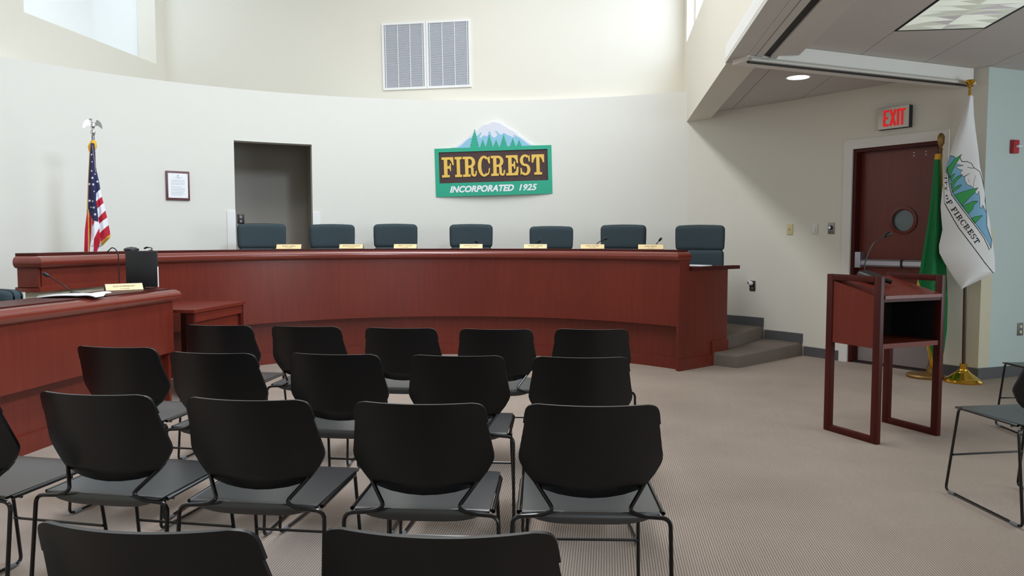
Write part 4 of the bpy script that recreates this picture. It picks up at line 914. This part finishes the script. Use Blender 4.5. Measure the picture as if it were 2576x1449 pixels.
trgt = [(2448, 243), (2450, 292), (2454, 327), (2460, 373), (2465, 420), (2472, 450), (2478, 489), (2480, 524), (2489, 551), (2492, 582), (2498, 620), (2502, 651), (2503, 684), (2487, 694), (2423, 725), (2419, 727)]
flag_cloth('cloth', tf, tlft, trgt, 270, 760, paint_town, tl, fold_town)
# --- green state flag behind it
gf = thing('green_flag', 'furled green flag with gold fringe behind the lectern', 'flag', (3.82, 7.03, 0), R(-32))
G().lathe([(.155, 0), (.16, .02), (.15, .032), (.06, .045), (.028, .05)], 40).mk('base', 'brass_dull', gf); G().lathe([(.03, .04), (.028, .11), (.02, .115)], 24, (.037, .02)).mk('socket', 'brass_dull', gf); G().tube([(.037, .02, .10), (.062, .02, 2.07)], .014, 16).mk('pole', 'wood_plaque', gf)
G().lathe([(.012, 2.065), (.020, 2.085), (.012, 2.10), (.016, 2.115), (.028, 2.14), (.030, 2.20), (.018, 2.225), (.004, 2.235)], 20, (.062, .02)).mk('finial', 'brass_dull', gf)
gl = cloth_plane((3.82, 7.03), R(-32))
def paint_green(PX, PY, col, U, T):
    col[:] = C_['wgreen']
    col[(PY < 403)] = C_['gold']; col[(PX > np.interp(PY, [390, 520], [2366, 2369])) & (PY < 520)] = C_['gold'] * .8
    col[near(PX, PY, [(2304, 700), (2318, 745), (2330, 800), (2334, 868), (2342, 905), (2350, 930)], 10)] = C_['gold']; col[near(PX, PY, [(2350, 930), (2357, 905), (2370, 890)], 9)] = C_['gold']
glft = [(2352, 388), (2350, 405), (2346, 450), (2337, 540), (2326, 610), (2316, 670), (2306, 720), (2312, 760), (2322, 830), (2334, 880), (2342, 925)]
grgt = [(2372, 388), (2370, 405), (2371, 450), (2374, 540), (2378, 610), (2380, 670), (2383, 720), (2384, 760), (2382, 830), (2374, 890), (2362, 925)]
def fold_green(U, T): return -.05 * np.sin(PI * U) - .022 * np.sin(2 * PI * 2.1 * U + 2 * T) * np.minimum(1, 2 * T) - .012
flag_cloth('cloth', gf, glft, grgt, 80, 320, paint_green, gl, fold_green)
# --- national flag behind the left of the dais
ux, uy = -4.01, 7.42
uf = thing('national_flag', 'United States flag hanging from a pole with a silver eagle', 'flag', (ux, uy, 0), R(26))
ul = cloth_plane((ux, uy), R(26))
G().lathe([(.14, 0), (.145, .02), (.13, .03), (.03, .045), (.028, .12), (.02, .12)], 36).mk('base', 'silver', uf); G().lathe([(.014, .12), (.014, 2.27)], 16).mk('pole', 'steel', uf)
def us(zx, zy): return ul(150 + zx / 4.025, 280 + zy / 4.025)
def star(cx, cy, r, n=5): return [(cx + (r if i % 2 == 0 else r * .4) * math.sin(PI * i / n), cy - (r if i % 2 == 0 else r * .4) * math.cos(PI * i / n)) for i in range(2 * n)]
def paint_us(PX, PY, col, U, T):
    col[:] = C_['usw']
    red = [[(280, 1015), (292, 1015), (286, 1700), (240, 1700), (250, 1420), (258, 1200)], [(300, 1018), (332, 1060), (322, 1240), (312, 1420), (308, 1700), (300, 1700)], [(404, 1180), (414, 1330), (382, 1420), (365, 1700), (335, 1700), (345, 1420), (352, 1290)], [(430, 866), (446, 930), (384, 986), (372, 915)], [(465, 1006), (481, 1076), (403, 1140), (392, 1082)], [(500, 1148), (514, 1244), (418, 1326), (405, 1235)], [(335, 1100), (358, 1115), (340, 1170), (330, 1130)]]
    for q in red: col[inside(PX, PY, q)] = C_['red']
    col[inside(PX, PY, [(290, 330), (372, 330), (366, 480), (374, 600), (398, 700), (414, 790), (376, 830), (372, 900), (384, 980), (396, 1122), (340, 1106), (300, 1020), (270, 1016), (280, 700), (290, 420)])] = C_['navy']
    for s in ((327, 445, 13), (333, 518, 8), (327, 610, 13), (361, 640, 10), (335, 680, 17), (385, 715, 15), (303, 740, 15), (343, 746, 16), (353, 815, 9), (306, 907, 17), (338, 913, 12), (348, 978, 16), (320, 972, 10), (363, 1046, 16)): col[inside(PX, PY, star(*s))] = C_['usw']
    col[near(PX, PY, [(291, 1000), (295, 1150), (304, 1420), (306, 1700)], 12)] = C_['gold']; col[near(PX, PY, [(334, 350), (345, 430), (358, 520), (366, 620)], 4)] = np.array(lin((190, 160, 140)))
    col[inside(PX, PY, [(520, 1236), (520, 1285), (432, 1366), (416, 1326)])] = C_['gold']; col[PX < np.interp(PY, [340, 420, 700, 1000], [318, 311, 296, 290]) - 0.0 + (PY > 1000) * -200] = C_['gold'] * .9
ulft = [(312, 330), (303, 420), (295, 560), (288, 700), (283, 850), (278, 1010), (266, 1040), (258, 1200), (250, 1420), (246, 1700)]
urgt = [(354, 330), (361, 420), (366, 560), (394, 690), (428, 850), (468, 1010), (474, 1040), (506, 1200), (512, 1275), (418, 1365), (416, 1420), (420, 1700)]
urgt = [(354, 330), (361, 420), (366, 560), (394, 690), (428, 850), (466, 1005), (480, 1076), (506, 1200), (515, 1245), (512, 1280), (432, 1364), (416, 1370), (416, 1420), (420, 1700)]
def fold_us(U, T): return -.045 * np.sin(PI * U) - .02 * np.sin(2 * PI * 2.4 * U + 3 * T) * np.minimum(1, 1.5 * T) - .026
flag_cloth('cloth', uf, ulft, urgt, 130, 560, paint_us, us, fold_us)
zt_ = us(333, 335)[1]
G().lathe([(.022, zt_ - .045), (.030, zt_ - .02), (.026, zt_ + .02), (.016, zt_ + .04)], 14).mk('cord', 'fringe', uf); G().tube(spline([(-.02, -.01, zt_ + .01), (-.035, -.015, zt_ - .03), (-.03, -.02, zt_ - .07)], 4), [.012] * 5 + [.009] * 4, 8).mk('tassel', 'fringe', uf)
ZE = 2.27
eg = G().lathe([(.020, 2.26), (.024, 2.28), (.032, 2.30), (.030, 2.32), (.018, 2.335), (.014, 2.35), (.024, 2.365), (.028, 2.39), (.024, 2.42), (.012, 2.435)], 20).mk('eagle', 'silver', uf)
G().tube([(.0, 0, 2.425), (-.006, -.004, 2.45), (-.012, -.012, 2.468), (-.030, -.02, 2.472), (-.042, -.022, 2.466)], [.014, .011, .013, .009, .002], 10).mk('head', 'silver', eg)
for s in (-1, 1):
    wing = [(.012, 2.415), (.035, 2.43), (.045, 2.465), (.062, 2.462), (.088, 2.44), (.105, 2.405), (.112, 2.37), (.110, 2.345), (.100, 2.36), (.094, 2.352), (.088, 2.375), (.078, 2.368), (.068, 2.388), (.05, 2.39), (.03, 2.385), (.012, 2.375)]
    G().prism([(s * x, z) for x, z in wing], -.008, .004, lambda q, z: (q[0], z - .25 * abs(q[0]) + .004, q[1])).mk('wing', 'silver', eg, smooth=0)

eg.scale = (.74, .74, .74); eg.location = (0, 0, ZE * .26)
